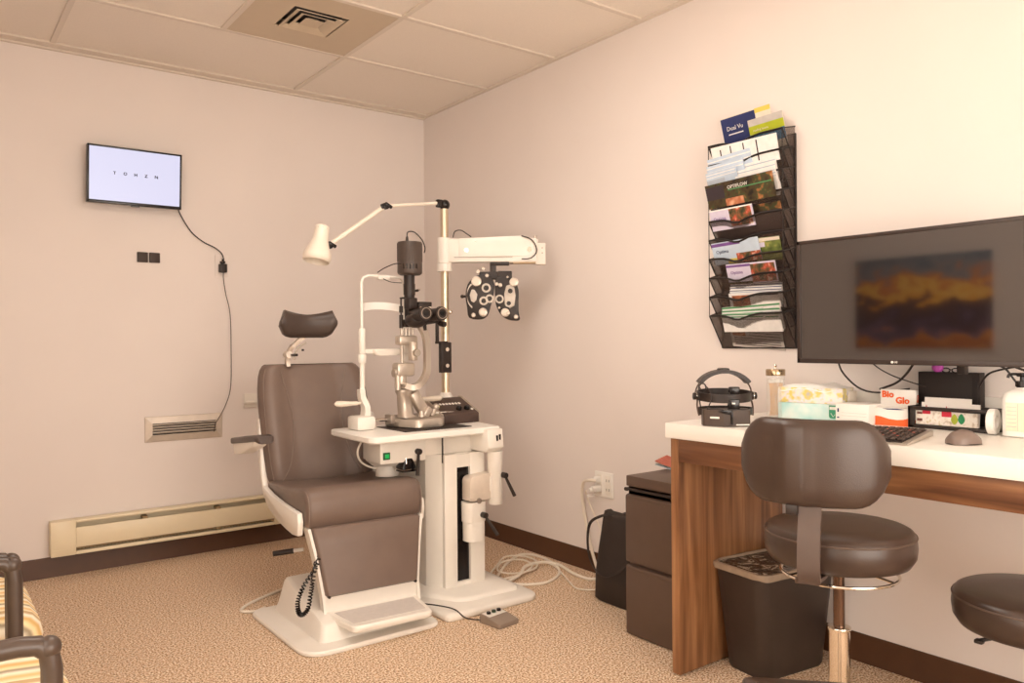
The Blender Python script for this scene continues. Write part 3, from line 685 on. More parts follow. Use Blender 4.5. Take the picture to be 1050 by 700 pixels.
dial(-.032, .078, .009, y=-.022, d=.008); dial(.066, .070, .006, y=-.026, d=.008); dial(.026, -.078, .006); dial(.068, -.105, .009, y=-.04)
# scale plates
b = MB(PXF)
arc = [(-.098 + .042*math.cos(t)*-1, -.018 + .062*math.sin(t), 0) for t in [(-1.15 + 2.3*i/12) for i in range(13)]]
b.strap([(q[0]+.012, -.030, q[1]) for q in arc], .010, .003, (0, 0, 1)); build(b, 'scale_arc', RINGM, ph)
b = MB(PXF); b.prism([(-.108, -.045), (-.115, -.015), (-.105, .012), (-.092, .01), (-.078, -.012), (-.083, -.04), (-.095, -.052)], 'y', -.034, -.028, .002); build(b, 'scale_plate', RINGM, ph)
b = MB(PXF); b.prism([(.060, .028), (.050, -.010), (.052, -.052), (.075, -.082), (.098, -.068), (.104, -.02), (.098, .02), (.078, .034)], 'y', -.033, -.028, .002); build(b, 'scale_plate', RINGM, ph)
b = MB(PXF); b.cyl((-.133, 0, -.02), (-.150, 0, -.02), .006); b.sph((-.152, 0, -.02), .009); build(b, 'side_knob', BLKP, ph)

# ------------------------------------------------------------------ slit lamp
sl = thing('slit_lamp', (-.86, -1.32, .75), 'slit lamp microscope with silver arm and dark lamp tower on the white tabletop', 'slit lamp')
b = MB(); b.box(-.985, -.64, -1.475, -1.21, .750, .7535, .001); build(b, 'slide_mat', BLKP, sl)
b = MB(); bs = lambda i, z: [(x, y, z) for x, y in roundpoly([(-.945+i, -1.21), (-.935+i, -1.33+i), (-.905+i, -1.43+i), (-.765-i, -1.43+i), (-.715-i, -1.36+i), (-.705-i, -1.21)], [.01, .03, .05, .05, .03, .01], 5)]
b.loft([bs(.006, .7536), bs(0, .759), bs(0, .792), bs(.006, .798)]); build(b, 'base', SILV, sl, ang=50)
b = MB(); b.loft([bs(.003, .7975), bs(.012, .802)]); build(b, 'base_top', SILVD, sl)
b = MB(); b.cyl((-1.06, -1.275, .788), (-.60, -1.275, .788), .006); b.cyl((-1.06, -1.24, .788), (-.94, -1.24, .788), .005); build(b, 'slide_axle', CHRO, sl)
for x0, x1 in ((-.96, -.935), (-.67, -.65)): build(MB().box(x0, x1, -1.30, -1.24, .77, .81, .004), 'axle_block', SILVD, sl)
# casting under the arm
b = MB(); b.loft([[(x, y, z) for x, y in rrect(cx_, -1.33, w, w, .02)] for z, w, cx_ in ((.800, .042, -.89), (.815, .032, -.90), (.90, .028, -.91), (.915, .034, -.91), (.925, .032, -.91))])
b.obox((-.855, -1.36, .868), (.045, .05, .11), Matrix.Rotation(math.radians(-32), 3, 'Y'), .008); b.obox((-.825, -1.385, .822), (.03, .035, .05), Matrix.Rotation(math.radians(35), 3, 'Y'), .006)
build(b, 'casting', SILV, sl)
b = MB(); b.cyl((-.80, -1.385, .803), (-.775, -1.385, .838), .012, .010); b.sph((-.775, -1.385, .842), .016); b.cyl((-.865, -1.41, .805), (-.865, -1.41, .832), .014, .010); build(b, 'joystick', SILV, sl)
b = MB(); b.cyl((-.905, -1.33, .925), (-.905, -1.33, .955), .020); b.lathe([(0, .95), (.026, .95), (.028, .965), (.026, .99), (0, .99)], (-.925, -1.33, 0)); b.cyl((-.945, -1.34, .925), (-.945, -1.34, 1.01), .014); b.box(-.955, -.865, -1.36, -1.30, .985, 1.045, .010); b.cyl((-.955, -1.335, 1.0), (-.965, -1.335, 1.0), .018); build(b, 'pivot', SILV, sl)
# curved microscope support arm
b = MB(); b.strap([(-.865, -1.40, 1.215), (-.840, -1.40, 1.175), (-.830, -1.40, 1.13), (-.828, -1.40, 1.06), (-.832, -1.40, 1.00), (-.855, -1.39, .955), (-.895, -1.375, .935), (-.925, -1.36, .945)], [.028, .028, .026, .026, .028, .034, .038, .034], .026, (0, 1, 0), smooth=6)
build(b, 'curved_arm', SILV, sl)
# illumination arm
b = MB(); b.cyl((-.918, -1.33, 1.03), (-.918, -1.33, 1.20), .0065); b.cyl((-.903, -1.34, 1.16), (-.903, -1.34, 1.215), .005); b.cyl((-.885, -1.34, 1.16), (-.885, -1.34, 1.215), .005); b.cyl((-.868, -1.34, 1.16), (-.868, -1.34, 1.215), .005); build(b, 'guide_rod', SILV, sl)
b = MB(); b.box(-.945, -.850, -1.36, -1.31, 1.125, 1.168, .010); b.cyl((-.875, -1.355, 1.055), (-.875, -1.355, 1.14), .021, bev=.003); b.cyl((-.872, -1.36, 1.09), (-.872, -1.392, 1.09), .016); build(b, 'light_bracket', SILV, sl)
b = MB(); b.cyl((-.920, -1.33, 1.20), (-.920, -1.33, 1.26), .009); b.cyl((-.920, -1.33, 1.25), (-.920, -1.33, 1.335), .004); b.cyl((-.920, -1.33, 1.27), (-.920, -1.33, 1.30), .009); b.cyl((-.925, -1.33, 1.335), (-.885, -1.33, 1.338), .004)
b.box(-.915, -.875, -1.355, -1.315, 1.205, 1.24, .006); b.cyl((-.880, -1.335, 1.235), (-.880, -1.335, 1.455), .022, .025, n=24); b.cyl((-.880, -1.335, 1.35), (-.880, -1.335, 1.40), .0265); b.cyl((-.84, -1.345, 1.372), (-.855, -1.345, 1.37), .006)
build(b, 'lamp_tower', BLKP, sl)
b = MB(); b.cyl((-.856, -1.345, 1.372), (-.832, -1.345, 1.375), .004); build(b, 'tower_pin', CHRO, sl)
b = MB(); b.lathe([(0, 1.440), (.045, 1.440), (.054, 1.446), (.056, 1.452), (.056, 1.584), (.053, 1.589), (0, 1.590)], (-.876, -1.335, 0), n=40)
for k in range(40):
    a = k*2*PI/40; b.cyl((-.876+.0555*math.cos(a), -1.335+.0555*math.sin(a), 1.50), (-.876+.0555*math.cos(a), -1.335+.0555*math.sin(a), 1.582), .0016, n=5)
lh = build(b, 'lamp_housing', mat('ribbed_dark_casing', '#4b3f38', .42), sl)
b = MB()
for a in range(-2, 3):
    t_ = A - PI/2 + .15 + a*.26; b.obox((-.876+.0563*math.cos(t_), -1.335+.0563*math.sin(t_), 1.476), (.004, .004, .022), Matrix.Rotation(t_, 3, 'Z'))
build(b, 'vent_slot', BLKG, sl)
b = MB(); b.cyl((-.895, -1.345, 1.588), (-.895, -1.345, 1.612), .008, .005); b.tube([(-.895, -1.345, 1.61), (-.893, -1.35, 1.632), (-.865, -1.36, 1.632), (-.835, -1.372, 1.60), (-.822, -1.378, 1.565), (-.824, -1.376, 1.54)], .0028, smooth=6)
b.tube([(-.925, -1.35, 1.488), (-.955, -1.34, 1.487), (-.985, -1.30, 1.470), (-1.0, -1.26, 1.452)], .0024, smooth=5); b.tube([(-.975, -1.25, 1.43), (-.95, -1.29, 1.41), (-.91, -1.32, 1.405)], .0018, smooth=5); build(b, 'lamp_cable', BLKP, sl)
# microscope
b = MB(); b.box(-.895, -.800, -1.43, -1.31, 1.235, 1.288, .012); b.loft([[(x, y, z) for x, z in rrect(cx_, zc, w, h, .02)] for y, w, h, zc, cx_ in ((-1.32, .03, .03, 1.25, -.86), (-1.37, .05, .036, 1.25, -.85), (-1.44, .056, .03, 1.252, -.838), (-1.45, .05, .024, 1.252, -.836))])
b.box(-.915, -.872, -1.395, -1.345, 1.285, 1.335, .004); b.box(-.868, -.800, -1.40, -1.36, 1.278, 1.318, .003); b.sph((-.885, -1.40, 1.235), (.05, .05, .035)); b.cyl((-.85, -1.40, 1.215), (-.85, -1.40, 1.24), .022); b.cyl((-.845, -1.41, 1.19), (-.85, -1.41, 1.22), .009, .012)
mc = build(b, 'microscope', BLKP, sl)
for (x, dx) in ((-.893, -.006), (-.823, .004)):
    b = MB(); b.cyl((x, -1.42, 1.256), (x+dx, -1.50, 1.262), .030, .027, n=28); b.cyl((x+dx, -1.50, 1.262), (x+dx*1.2, -1.515, 1.263), .033, .031, n=28, bev=.003); e = build(b, 'eyepiece', BLKP, sl)
    b = MB(); b.lathe([(.021, 0), (.0245, .001), (.0245, .003), (.021, .003), (.021, 0)], (x+dx*1.2, -1.5145, 1.263), R=Matrix.Rotation(PI/2, 3, 'X')); build(b, 'eyepiece_rim', SILVD, e)
    b = MB(); b.cyl((x+dx*1.2, -1.514, 1.263), (x+dx*1.2, -1.5165, 1.263), .012, n=20); build(b, 'eyepiece_lens', LENS, e)
b = MB(); b.cyl((-.775, -1.42, 1.222), (-.765, -1.45, 1.215), .013); build(b, 'focus_knob', BLKP, sl)
b = MB(); b.box(-.88, -.82, -1.432, -1.415, 1.282, 1.296, .003); build(b, 'name_strip', CHRO, sl)
# chin rest
LXU, RXU, YU = -1.072, -.855, -1.245
b = MB(); b.box(-1.125, -1.035, -1.305, -1.195, .7502, .812, .012); b.strap([(-1.065, YU-.01, .80), (-1.062, YU-.01, .85), (-1.074, YU, .89), (-1.078, YU, .93)], [.05, .045, .035, .028], .026, (0, 1, 0), smooth=4); build(b, 'chin_rest_foot', OFFW, sl)
b = MB(); b.prism([(-.575, .7502), (-.575, .79), (-.59, .805), (-.76, .812), (-.76, .802), (-.61, .792), (-.605, .7502)], 'y', -1.30, -1.235, .002); build(b, 'chin_rest_foot', OFFW, sl)
for x, z in ((LXU, .92), (RXU, .845)):
    b = MB(); b.cyl((x, YU, z), (x, YU, 1.06), .0115); b.cyl((x, YU, 1.045), (x, YU, 1.085), .018, bev=.003); b.cyl((x, YU, 1.085), (x, YU, 1.20), .0155, bev=.004); build(b, 'sleeve', OFFW, sl)
b = MB(); b.tube([(LXU, YU, 1.0), (LXU, YU, 1.38), (LXU, YU, 1.405), (LXU+.008, YU, 1.425), (LXU+.03, YU, 1.437), (LXU+.06, YU, 1.438), (-.91, YU, 1.436), (-.875, YU, 1.434), (RXU, YU, 1.41), (RXU, YU, 1.37), (RXU, YU, 1.0)], .0070, n=10)
b.box(-.995, -.935, YU-.016, YU+.012, 1.420, 1.443, .008); build(b, 'head_frame', OFFW, sl)
b = MB(); b.strap([(LXU, YU+.002, 1.285), (-1.045, YU-.028+.06, 1.297), (-.99, YU+.05, 1.305), (-.93, YU+.05, 1.305), (-.88, YU+.03, 1.298), (RXU, YU+.002, 1.288)], .034, .006, (0, 0, 1), smooth=5); build(b, 'forehead_band', WHT, sl)
b = MB(); b.box(LXU+.005, RXU, YU-.010, YU+.010, 1.086, 1.108, .004); b.loft([[(x, y, z) for x, y in rrect(-.95, YU, w, .022, .02)] for z, w in ((1.078, .06), (1.09, .075), (1.106, .078))]); build(b, 'chin_cup', OFFW2, sl)
for (x0, x1) in ((LXU-.01, -1.205), (RXU+.01, -.655)):
    b = MB(); sgn = 1 if x1 > x0 else -1
    b.cyl((x0, YU, .868), (x0+sgn*.02, YU, .868), .006); b.tube([(x0+sgn*.015, YU, .868), (x0+(x1-x0)*.4, YU, .868), (x0+(x1-x0)*.75, YU, .869), (x1-sgn*.01, YU, .870), (x1, YU, .870)], [.0085, .010, .0135, .0125, .004], n=14); build(b, 'hand_grip', IVORY, sl)

# control console
cc = thing('control_console', (-.53, -1.25, .75), 'dark sloped control console with knobs at the back of the white tabletop', 'console')
cp = [(-1.325, .7505), (-1.325, .795), (-1.165, .862), (-1.145, .862), (-1.145, .7505)]
b = MB(); b.prism(cp, 'x', -.70, -.495, .003); build(b, 'casing', mat('brown_casing', '#4c3b34', .45), cc)
b = MB(); b.prism([(-1.329, .7505), (-1.329, .797), (-1.168, .867), (-1.14, .867), (-1.14, .7505)], 'x', -.497, -.488, .002); build(b, 'side_cheek', SILV, cc)
b = MB(); b.prism([(-1.329, .7505), (-1.329, .797), (-1.168, .867), (-1.14, .867), (-1.14, .7505)], 'x', -.708, -.698, .002); build(b, 'side_cheek', SILV, cc)
sn = Vector((0, -.387, .922)); sv = Vector((0, .922, .387)); so = Vector((0, -1.325, .795))
for k, (x, v) in enumerate(((-.585, .045), (-.540, .045))):
    b = MB(); c = Vector((x, 0, 0))+so+sv*v; b.cyl(c, c+sn*.018, .014, .012, n=20, bev=.002); build(b, 'knob', BLKG, cc)
b = MB()
for k in range(7):
    c = Vector((-.655+k*.018, 0, 0))+so+sv*.105; b.obox(c+sn*.002, (.011, .014, .004), Matrix.Rotation(math.radians(22.8), 3, 'X'), .001)
c = Vector((-.512, 0, 0))+so+sv*.04; b.cyl(c, c+sn*.004, .007); build(b, 'push_button', WHT, cc)
b = MB(); c = Vector((-.680, 0, 0))+so+sv*.085; b.cyl(c, c+sn*.004, .009); build(b, 'indicator_light', mat('amber_green_light', '#c8cf5a', .4, emit='#d8e060', estr=.6), cc)

# foot pedal on the floor
fp_ = thing('foot_pedal', (-.80, -1.88, 0), 'small grey beige foot control lying on the carpet by the stand base', 'foot pedal', rz=math.radians(8))
fp_.location = (-.788, -1.872, 0); fp_.scale = (.86, .86, .9)
b = MB(); b.prism([(-.075, 0), (-.075, .022), (.03, .040), (.062, .040), (.066, 0)], 'x', -.062, .062, .004); build(b, 'pedal_body', mat('taupe_plastic', '#8f7e70', .5), fp_)
b = MB(); b.prism([(-.0, .036), (.0, .038), (.058, .0425), (.058, .036)], 'x', -.055, .055, .002); build(b, 'pedal_plate', mat('pale_plate', '#e3dcd2', .4), fp_)
for i, x in enumerate((-.033, .0, .033)):
    b = MB(); b.cyl((x, .03, .041), (x, .03, .050), .011, .010, n=16); build(b, 'pedal_button', BLKG if i != 1 else mat('dark_green_button', '#2c3f2a', .4), fp_)

b = MB(); b.tube([(-.99, -1.60, .049), (-.94, -1.665, .046), (-.905, -1.73, .040), (-.88, -1.775, .012), (-.845, -1.83, .012)], .003, n=8, smooth=5); solo(b, 'pedal_cord', BLKP, (-.9, -1.72, 0), 'thin black cord from the foot control over the white stand base', 'cord')
# cables on the floor at the right
def fl(pts, r, z=.006): return [(x, y, z + (p[0] if p else 0)) for x, y, *p in pts]
cl = [
 ('outer coil', [(-.47, -1.42), (-.38, -1.33), (-.25, -1.22), (-.12, -1.145), (-.06, -1.20), (-.075, -1.36), (-.16, -1.52), (-.30, -1.60), (-.40, -1.57), (-.46, -1.50)], 'white cable coiled in the widest loop on the carpet beside the stand'),
 ('inner coil', [(-.47, -1.36, .006), (-.34, -1.25, .010), (-.22, -1.16, .012), (-.14, -1.22, .012), (-.15, -1.33, .010), (-.24, -1.42, .010), (-.36, -1.42, .010), (-.40, -1.34, .012), (-.30, -1.24, .016), (-.20, -1.27, .016), (-.22, -1.38, .014), (-.34, -1.45, .012), (-.46, -1.46, .010)], 'thin white cable in small tangled loops inside the wide coil on the carpet'),
]
for nm, pts, lb in cl:
    b = MB(); b.tube(fl(pts, 0), .0068 if nm[0] == 'o' else .0045, n=8, smooth=6)
    solo(b, 'floor_cable', WHTR, (-.3, -1.35, 0), lb, 'cable')
b = MB(); b.tube([(-.46, -1.50, .014), (-.36, -1.46, .020), (-.26, -1.38, .024), (-.14, -1.36, .018), (-.08, -1.42, .008), (-.12, -1.58, .007), (-.12, -1.69, .007), (-.055, -1.70, .007), (-.022, -1.64, .03), (-.020, -1.60, .11), (-.024, -1.575, .20), (-.028, -1.55, .32), (-.035, -1.55, .40), (-.05, -1.58, .445), (-.065, -1.635, .462), (-.045, -1.66, .46)], .0078, n=8, smooth=6)
solo(b, 'floor_cable', WHTR, (-.1, -1.6, 0), 'white cable rising from the carpet to the upper socket of the wall outlet', 'cable')
b = MB(); b.tube([(-.10, -1.36, .007), (-.12, -1.45, .007), (-.20, -1.62, .007), (-.26, -1.76, .007), (-.20, -1.83, .007), (-.12, -1.84, .007), (-.05, -1.82, .012), (-.022, -1.76, .08), (-.020, -1.68, .20), (-.022, -1.60, .32), (-.04, -1.585, .385), (-.07, -1.62, .41)], .0035, n=8, smooth=6)
solo(b, 'floor_cable', WHTR, (-.1, -1.7, 0), 'thin white cord from the lower plug passing behind the black bag', 'cable')
# ------------------------------------------------------------------ right wall outlet
ot = thing('wall_outlet', (0, -1.67, .44), 'white double-width wall outlet with two plugs beside the filing cabinet', 'outlet')
b = MB(); b.box(-.007, -.0005, -1.738, -1.612, .378, .500, .003); build(b, 'cover_plate', WHT, ot)
b = MB()
for y in (-1.645, -1.705): b.box(-.010, -.006, y-.018, y+.018, .392, .486, .003)
build(b, 'socket', OFFW, ot)
b = MB()
for z in (.462, .418):
    for y in (-1.697, -1.713): b.box(-.0105, -.0098, y-.0015, y+.0015, z-.006, z+.006)
build(b, 'socket_slot', BLKG, ot)
b = MB(); b.loft([[(x, y, z) for y, z in rrect(-1.645, .462, w, w, .008)] for x, w in ((-.011, .015), (-.03, .015), (-.042, .009))]); b.cyl((-.040, -1.645, .462), (-.058, -1.637, .464), .007)
solo(b, 'power_plug', WHT, (-.02, -1.645, .46), 'white upper plug pushed in the wall outlet beside the cabinet', 'plug')
b = MB(); b.loft([[(x, y, z) for y, z in rrect(-1.647, .418, w, w, .008)] for x, w in ((-.011, .016), (-.045, .016), (-.060, .013))]); b.cyl((-.059, -1.647, .418), (-.073, -1.643, .415), .010); b.box(-.075, -.03, -1.640, -1.625, .378, .392, .002)
solo(b, 'power_plug', [WHT], (-.03, -1.647, .42), 'white lower plug in the wall outlet, with a hanging cord tag', 'plug')

# ------------------------------------------------------------------ black bag
bg = thing('tote_bag', (-.2, -2.04, 0), 'black fabric tote bag standing on the carpet between outlet and cabinet', 'bag')
rg = []
for z, x0, x1, y0, y1 in ((.0, -.280, -.13, -1.893, -2.235), (.01, -.290, -.12, -1.883, -2.24), (.12, -.288, -.125, -1.888, -2.24), (.22, -.275, -.13, -1.895, -2.24), (.30, -.262, -.14, -1.900, -2.235), (.362, -.245, -.155, -1.903, -2.23), (.378, -.232, -.175, -1.905, -2.22)):
    ring_ = []
    for k in range(28):
        a = 2*PI*k/28; ca, sa = math.cos(a), math.sin(a); e = .35
        x = (x0+x1)/2 + (x1-x0)/2*(abs(ca)**e)*(1 if ca > 0 else -1); y = (y0+y1)/2 + (y1-y0)/2*(abs(sa)**e)*(1 if sa > 0 else -1)
        wv = .006*math.sin(5*a+z*20)*min(1, z*6)
        ring_.append((x+wv, y+wv*.5, z + (.008*math.sin(3*a) if z > .37 else 0)))
    rg.append(ring_)
b = MB(); b.loft(rg); build(b, 'bag_body', mat('black_nylon', '#2e2420', .55, var=.12, scale=14, bump=.5, bscale=40), bg, ang=60)
b = MB(); b.strap([(-.235, -1.960, .376), (-.270, -1.925, .366), (-.288, -1.880, .33), (-.296, -1.872, .25), (-.304, -1.90, .17), (-.306, -1.96, .125), (-.303, -2.03, .14), (-.296, -2.10, .19), (-.280, -2.14, .29), (-.240, -2.14, .378)], .016, .003, (.2, 1, .3), smooth=6); build(b, 'handle', BLKP, bg)
b = MB(); b.strap([(-.18, -1.965, .36), (-.19, -1.985, .378), (-.21, -2.03, .388), (-.19, -2.10, .382), (-.18, -2.14, .36)], .016, .003, (1, 0, .3), smooth=5); build(b, 'handle', BLKP, bg)

# ------------------------------------------------------------------ filing cabinet
fc = thing('filing_cabinet', (-.26, -2.43, 0), 'dark brown two-drawer metal filing cabinet standing left of the desk', 'cabinet')
b = MB(); b.box(-.449, -.03, -2.60, -2.278, .004, .575, .003); b.box(-.462, -.03, -2.602, -2.276, .574, .615, .004); b.box(-.449, -.44, -2.60, -2.278, .54, .58); build(b, 'cabinet_body', BLKM, fc)
for z0, z1 in ((.284, .545), (.004, .272)):
    b = MB(); b.box(-.469, -.450, -2.600, -2.278, z0, z1-.018, .004); b.prism([(-.469, z1-.02), (-.466, z1-.005), (-.452, z1), (-.450, z1-.02)], 'y', -2.600, -2.278, .002); dr = build(b, 'drawer', BLKM, fc)
b = MB(); b.box(-.466, -.449, -2.60, -2.272, .558, .568, .002); b.cyl((-.460, -2.270, .561), (-.460, -2.282, .561), .007); build(b, 'lock_rail', BLKP, fc)
# papers on cabinet
for k, (z, c, off) in enumerate(((.6155, '#c9d3de', 0), (.6195, '#f1ece6', .006), (.6235, '#b9553c', -.004))):
    b = MB(); pts = []
    K = 9
    A_ = [(-.115+off, -2.42+ .24*i/(K-1)*1.0, z + .001 + .024*(i/(K-1))**2.5*(1 if k else .6)) for i in range(K)]
    B_ = [(-.255+off, -2.46+off+ .225*i/(K-1), z + .001 + .020*(i/(K-1))**2.5*(1 if k else .6)) for i in range(K)]
    t_ = .0018
    b.loft([[Vector(a), Vector(c_), Vector(c_)+Vector((0, 0, t_)), Vector(a)+Vector((0, 0, t_))] for a, c_ in zip(A_, B_)])
    solo(b, 'leaflet', mat('leaflet_paper_%s' % 'abc'[k], c, .45, var=.15, scale=60), (-.2, -2.35, .615), ['pale blue leaflet at the bottom of the small pile on the filing cabinet', 'white leaflet in the middle of the small pile on the filing cabinet', 'red leaflet on top of the small pile on the filing cabinet'][k], 'leaflet', 'leaflets on the filing cabinet')

# ------------------------------------------------------------------ desk
dk = thing('desk', (-.3, -3.6, 0), 'built-in walnut desk with thick white top along the right wall', 'desk')
DY0, DY1 = -5.2, -2.622
b = MB(); b.box(-.622, -.002, DY0, DY1, .806, .858, .003); build(b, 'desktop', LAMIN, dk)
b = MB(); b.box(-.0175, -.002, DY0, DY1, .858, .954, .002); build(b, 'backsplash', LAMIN, dk)
b = MB(); b.box(-.611, -.018, -2.671, -2.637, .006, .806, .002); build(b, 'side_panel', WOODV, dk)
b = MB(); b.box(-.6105, -.590, DY0, -2.671, .728, .806, .001); build(b, 'apron', WOODH, dk)
b = MB(); b.box(-.611, -.018, DY0, DY0+.034, .006, .728, .002); build(b, 'side_panel', WOODV, dk)
b = MB()
for x in (-.595, -.05): b.cyl((x, -2.654, 0), (x, -2.654, .008), .010)
for x in (-.595, -.05): b.cyl((x, DY0+.017, 0), (x, DY0+.017, .008), .010)
build(b, 'levelling_foot', CHRO, dk)

# ------------------------------------------------------------------ wall file rack
rk = thing('literature_rack', (0, -2.557, 1.1), 'black wire mesh wall rack of ten stepped pockets filled with brochures', 'rack')
RY0, RY1, RXO = -2.386, -2.728, -.088
b = MB(); b.tube([(-.006, RY0, 1.105), (-.006, RY0, 1.915), (-.006, RY1, 1.915), (-.006, RY1, 1.105)], .0042, n=8, closed=True, m=0); b.box(-.012, -.001, RY1-.003, RY1+.003, 1.105, 1.915); build(b, 'back_frame', MESHM, rk)
b = MB(); b.box(-.0035, -.0025, RY1, RY0, 1.105, 1.915); build(b, 'back_mesh', WEAVE, rk)
def lipz(y, z):
    u = (RY0 - y)/(RY0-RY1)      # 0 left .. 1 right
    d = 0.0
    if u < .62: d = -.004 - .018*math.exp(-((u-.40)/.13)**2)
    else: d = -.004*(1-min(1, (u-.62)/.1))
    return z + d
for k in range(10):
    z = 1.238 + .0762*k
    zb = z - .133 if k == 0 else z - .128
    xb = -.004
    pt = [(RXO, RY0 + (RY1-RY0)*u/14, lipz(RY0 + (RY1-RY0)*u/14, z)) for u in range(15)]
    b = MB(); b.loft([[(x, y, zz) for x, y, zz in pt], [(xb, y, zb) for x, y, zz in pt], [(xb+.0008, y, zb) for x, y, zz in pt], [(RXO+.0008, y, zz) for x, y, zz in pt]], cap=False, closed_ring=False)
    for yy in (RY0, RY1): b.quadp([(RXO, yy, z-.004), (-.006, yy, z-.004+.02), (-.006, yy, zb), (xb, yy, zb)], .0005)
    pk = build(b, 'pocket', WEAVE, rk)
    b = MB(); b.tube(pt, .0042, n=8); b.tube([(RXO, RY0, z-.004), (xb, RY0, zb)], .0028, n=6); b.tube([(RXO, RY1, z), (xb, RY1, zb)], .0028, n=6)
    b.tube([(RXO, RY0, z-.004), (-.006, RY0, z+.018)], .0028, n=6); b.tube([(RXO, RY1, z), (-.006, RY1, z+.018)], .0028, n=6)
    b.tube([(xb-.002, RY0, zb), (xb-.002, RY1, zb)], .0036 if k == 0 else .0022, n=6)
    build(b, 'pocket_rim', MESHM, pk)
for yy in (RY0, RY1):
    b = MB(); b.tube([(RXO, yy, 1.238), (RXO, yy, 1.92)], .0018, n=6); build(b, 'side_wire', MESHM, rk)
# brochures ----------------------------------------------------------
def cm(h): return mat('print_'+h.strip('#'), h, .42, var=.05, scale=40)
PHOTO1 = ramp_mat('photo_print_dark', (1, 1, 1), [(.3, '#1d1714'), (.45, '#4a3a22'), (.55, '#3d4a2a'), (.66, '#a86a3c'), (.8, '#d9b48e')], scale=28, rough=.4, detail=2)
PHOTO2 = ramp_mat('photo_print_bright', (1, 1, 1), [(.3, '#2f3a24'), (.45, '#7a5a3a'), (.56, '#c9553c'), (.66, '#e9d2b8'), (.8, '#f3e7e0')], scale=36, rough=.4, detail=2)
PHOTO3 = ramp_mat('photo_print_green', (1, 1, 1), [(.3, '#2a3a1a'), (.5, '#7d8a44'), (.65, '#c8b56a'), (.8, '#efe6cf')], scale=26, rough=.4, detail=2)
PORTR = ramp_mat('portrait_print', (1, 1, 1), [(.3, '#5a2f1c'), (.5, '#b9714c'), (.7, '#e9b795')], scale=30, rough=.4, detail=1)
def brochure(label, x, y, z, w, h, tilt, base, bands, th=.003, lean=.26, group='brochures in the wall rack', texts=(), n=1, ngap=.004, nshift=(0, 0)):
    """lower-left corner (x,y,z); w across, h upward; tilt in degrees turns it in its own plane"""
    ca, sa = math.cos(math.radians(tilt)), math.sin(math.radians(tilt))
    U0 = Vector((0, -1, 0)); V0 = Vector((-math.sin(lean), 0, math.cos(lean))); W = Vector((-math.cos(lean), 0, -math.sin(lean)))
    U = U0*ca + V0*sa; V = -U0*sa + V0*ca; O = Vector((min(x+.028, -.008), min(y+.012, -2.392), z))
    t = thing('brochure', tuple(O), label, 'brochure', group)
    mats = [base]; b = MB()
    def slab(u0, v0, u1, v1, w0, w1, m):
        P = [O + U*a + V*c_ for a, c_ in ((u0, v0), (u1, v0), (u1, v1), (u0, v1))]
        b.loft([[p + W*w0 for p in P], [p + W*w1 for p in P]], m=m)
    slab(0, 0, w, h, 0, th, 0)
    for i, (u0, v0, u1, v1, mm) in enumerate(bands):
        mats.append(mm); slab(u0*w, v0*h, u1*w, v1*h, th, th+.0003+.0002*i, len(mats)-1)
    build(b, 'cover', mats, t, flat=True)
    for s_, size, u, v, mm in texts:
        p = O + U*(u*w) + V*(v*h) + W*(th+.0022)
        letters(s_, size, tuple(p), U, V, mm, 'print', t, depth=.0002, align='LEFT')
    return t
T_W = cm('#f4f0ec'); T_N = cm('#2b3566'); T_LIME = cm('#b7bf2c'); T_BLUE = cm('#2f83ad'); T_BEI = cm('#e8ddcb'); T_DK = cm('#3b3238'); T_LB = cm('#c7d6e6'); T_GR = cm('#5b9a68'); T_LIL = cm('#dcd3e6'); T_PUR = cm('#7a5296'); T_GY = cm('#c9c2bc'); T_ED = cm('#b9c3cf'); T_YL = cm('#e3cf62')
g = 'brochures in the wall rack'
brochure('navy and white leaflet with a beige corner, highest and leftmost in the rack', -.028, -2.440, 1.855, .232, .18, 2, T_BEI, [(0, .38, .70, .98, T_N), (.70, .9, 1, 1, T_YL), (0, 0, 1, .30, T_BEI), (.12, .60, .42, .625, T_W)], texts=(('Dual Vu', .024, .10, .74, T_W), ('Reading info', .016, .12, .2, T_DK)))
brochure('lime and blue leaflet in front of the navy one, top of the rack', -.046, -2.567, 1.870, .155, .130, 2, T_BEI, [(0, .55, 1, .84, T_LIME), (0, .22, 1, .55, T_BLUE), (0, .80, 1, 1, T_GY)], texts=(('reading lenses', .012, .12, .66, T_BEI), ('See the change', .013, .14, .30, T_W)))
brochure('white form with dark upright lines in the top pocket', -.100, -2.422, 1.812, .300, .100, 0, T_W, [(.30, 0, .318, .92, T_DK), (.5, 0, .518, .92, T_DK), (.70, 0, .718, .92, T_DK), (.14, 0, .158, .85, T_DK), (.04, .3, .1, .40, T_PUR)], th=.006)
for k in range(3):
    brochure(['back white brochure of the striped stack in the upper right of the rack', 'middle white brochure of the striped stack in the upper right of the rack', 'front white brochure of the striped stack in the upper right of the rack'][k], -.078-.010*k, -2.535-.004*k, 1.695-.010*k, .178, .128-.012*k, 2, T_W, [(0, .90, 1, .93, T_ED), (0, .80, 1, .83, T_ED), (0, .7, 1, .72, T_ED)], th=.006)
for k in range(3):
    brochure(['back pale blue leaflet of the pile at the upper left of the rack', 'middle pale blue leaflet of the pile at the upper left of the rack', 'front pale blue leaflet with grey lower part at the upper left of the rack'][k], -.090-.012*k, -2.396+.006*k, 1.752-.008*k, .205-.03*k, .118-.022*k, 3, T_LB, [(0, .86, 1, .90, T_W), (0, .70, 1, .74, T_W)] + ([(0, 0, .60, .60, T_ED)] if k == 2 else []), th=.005, texts=((('Optima', .018, .10, .25, T_N),) if k == 2 else ()))
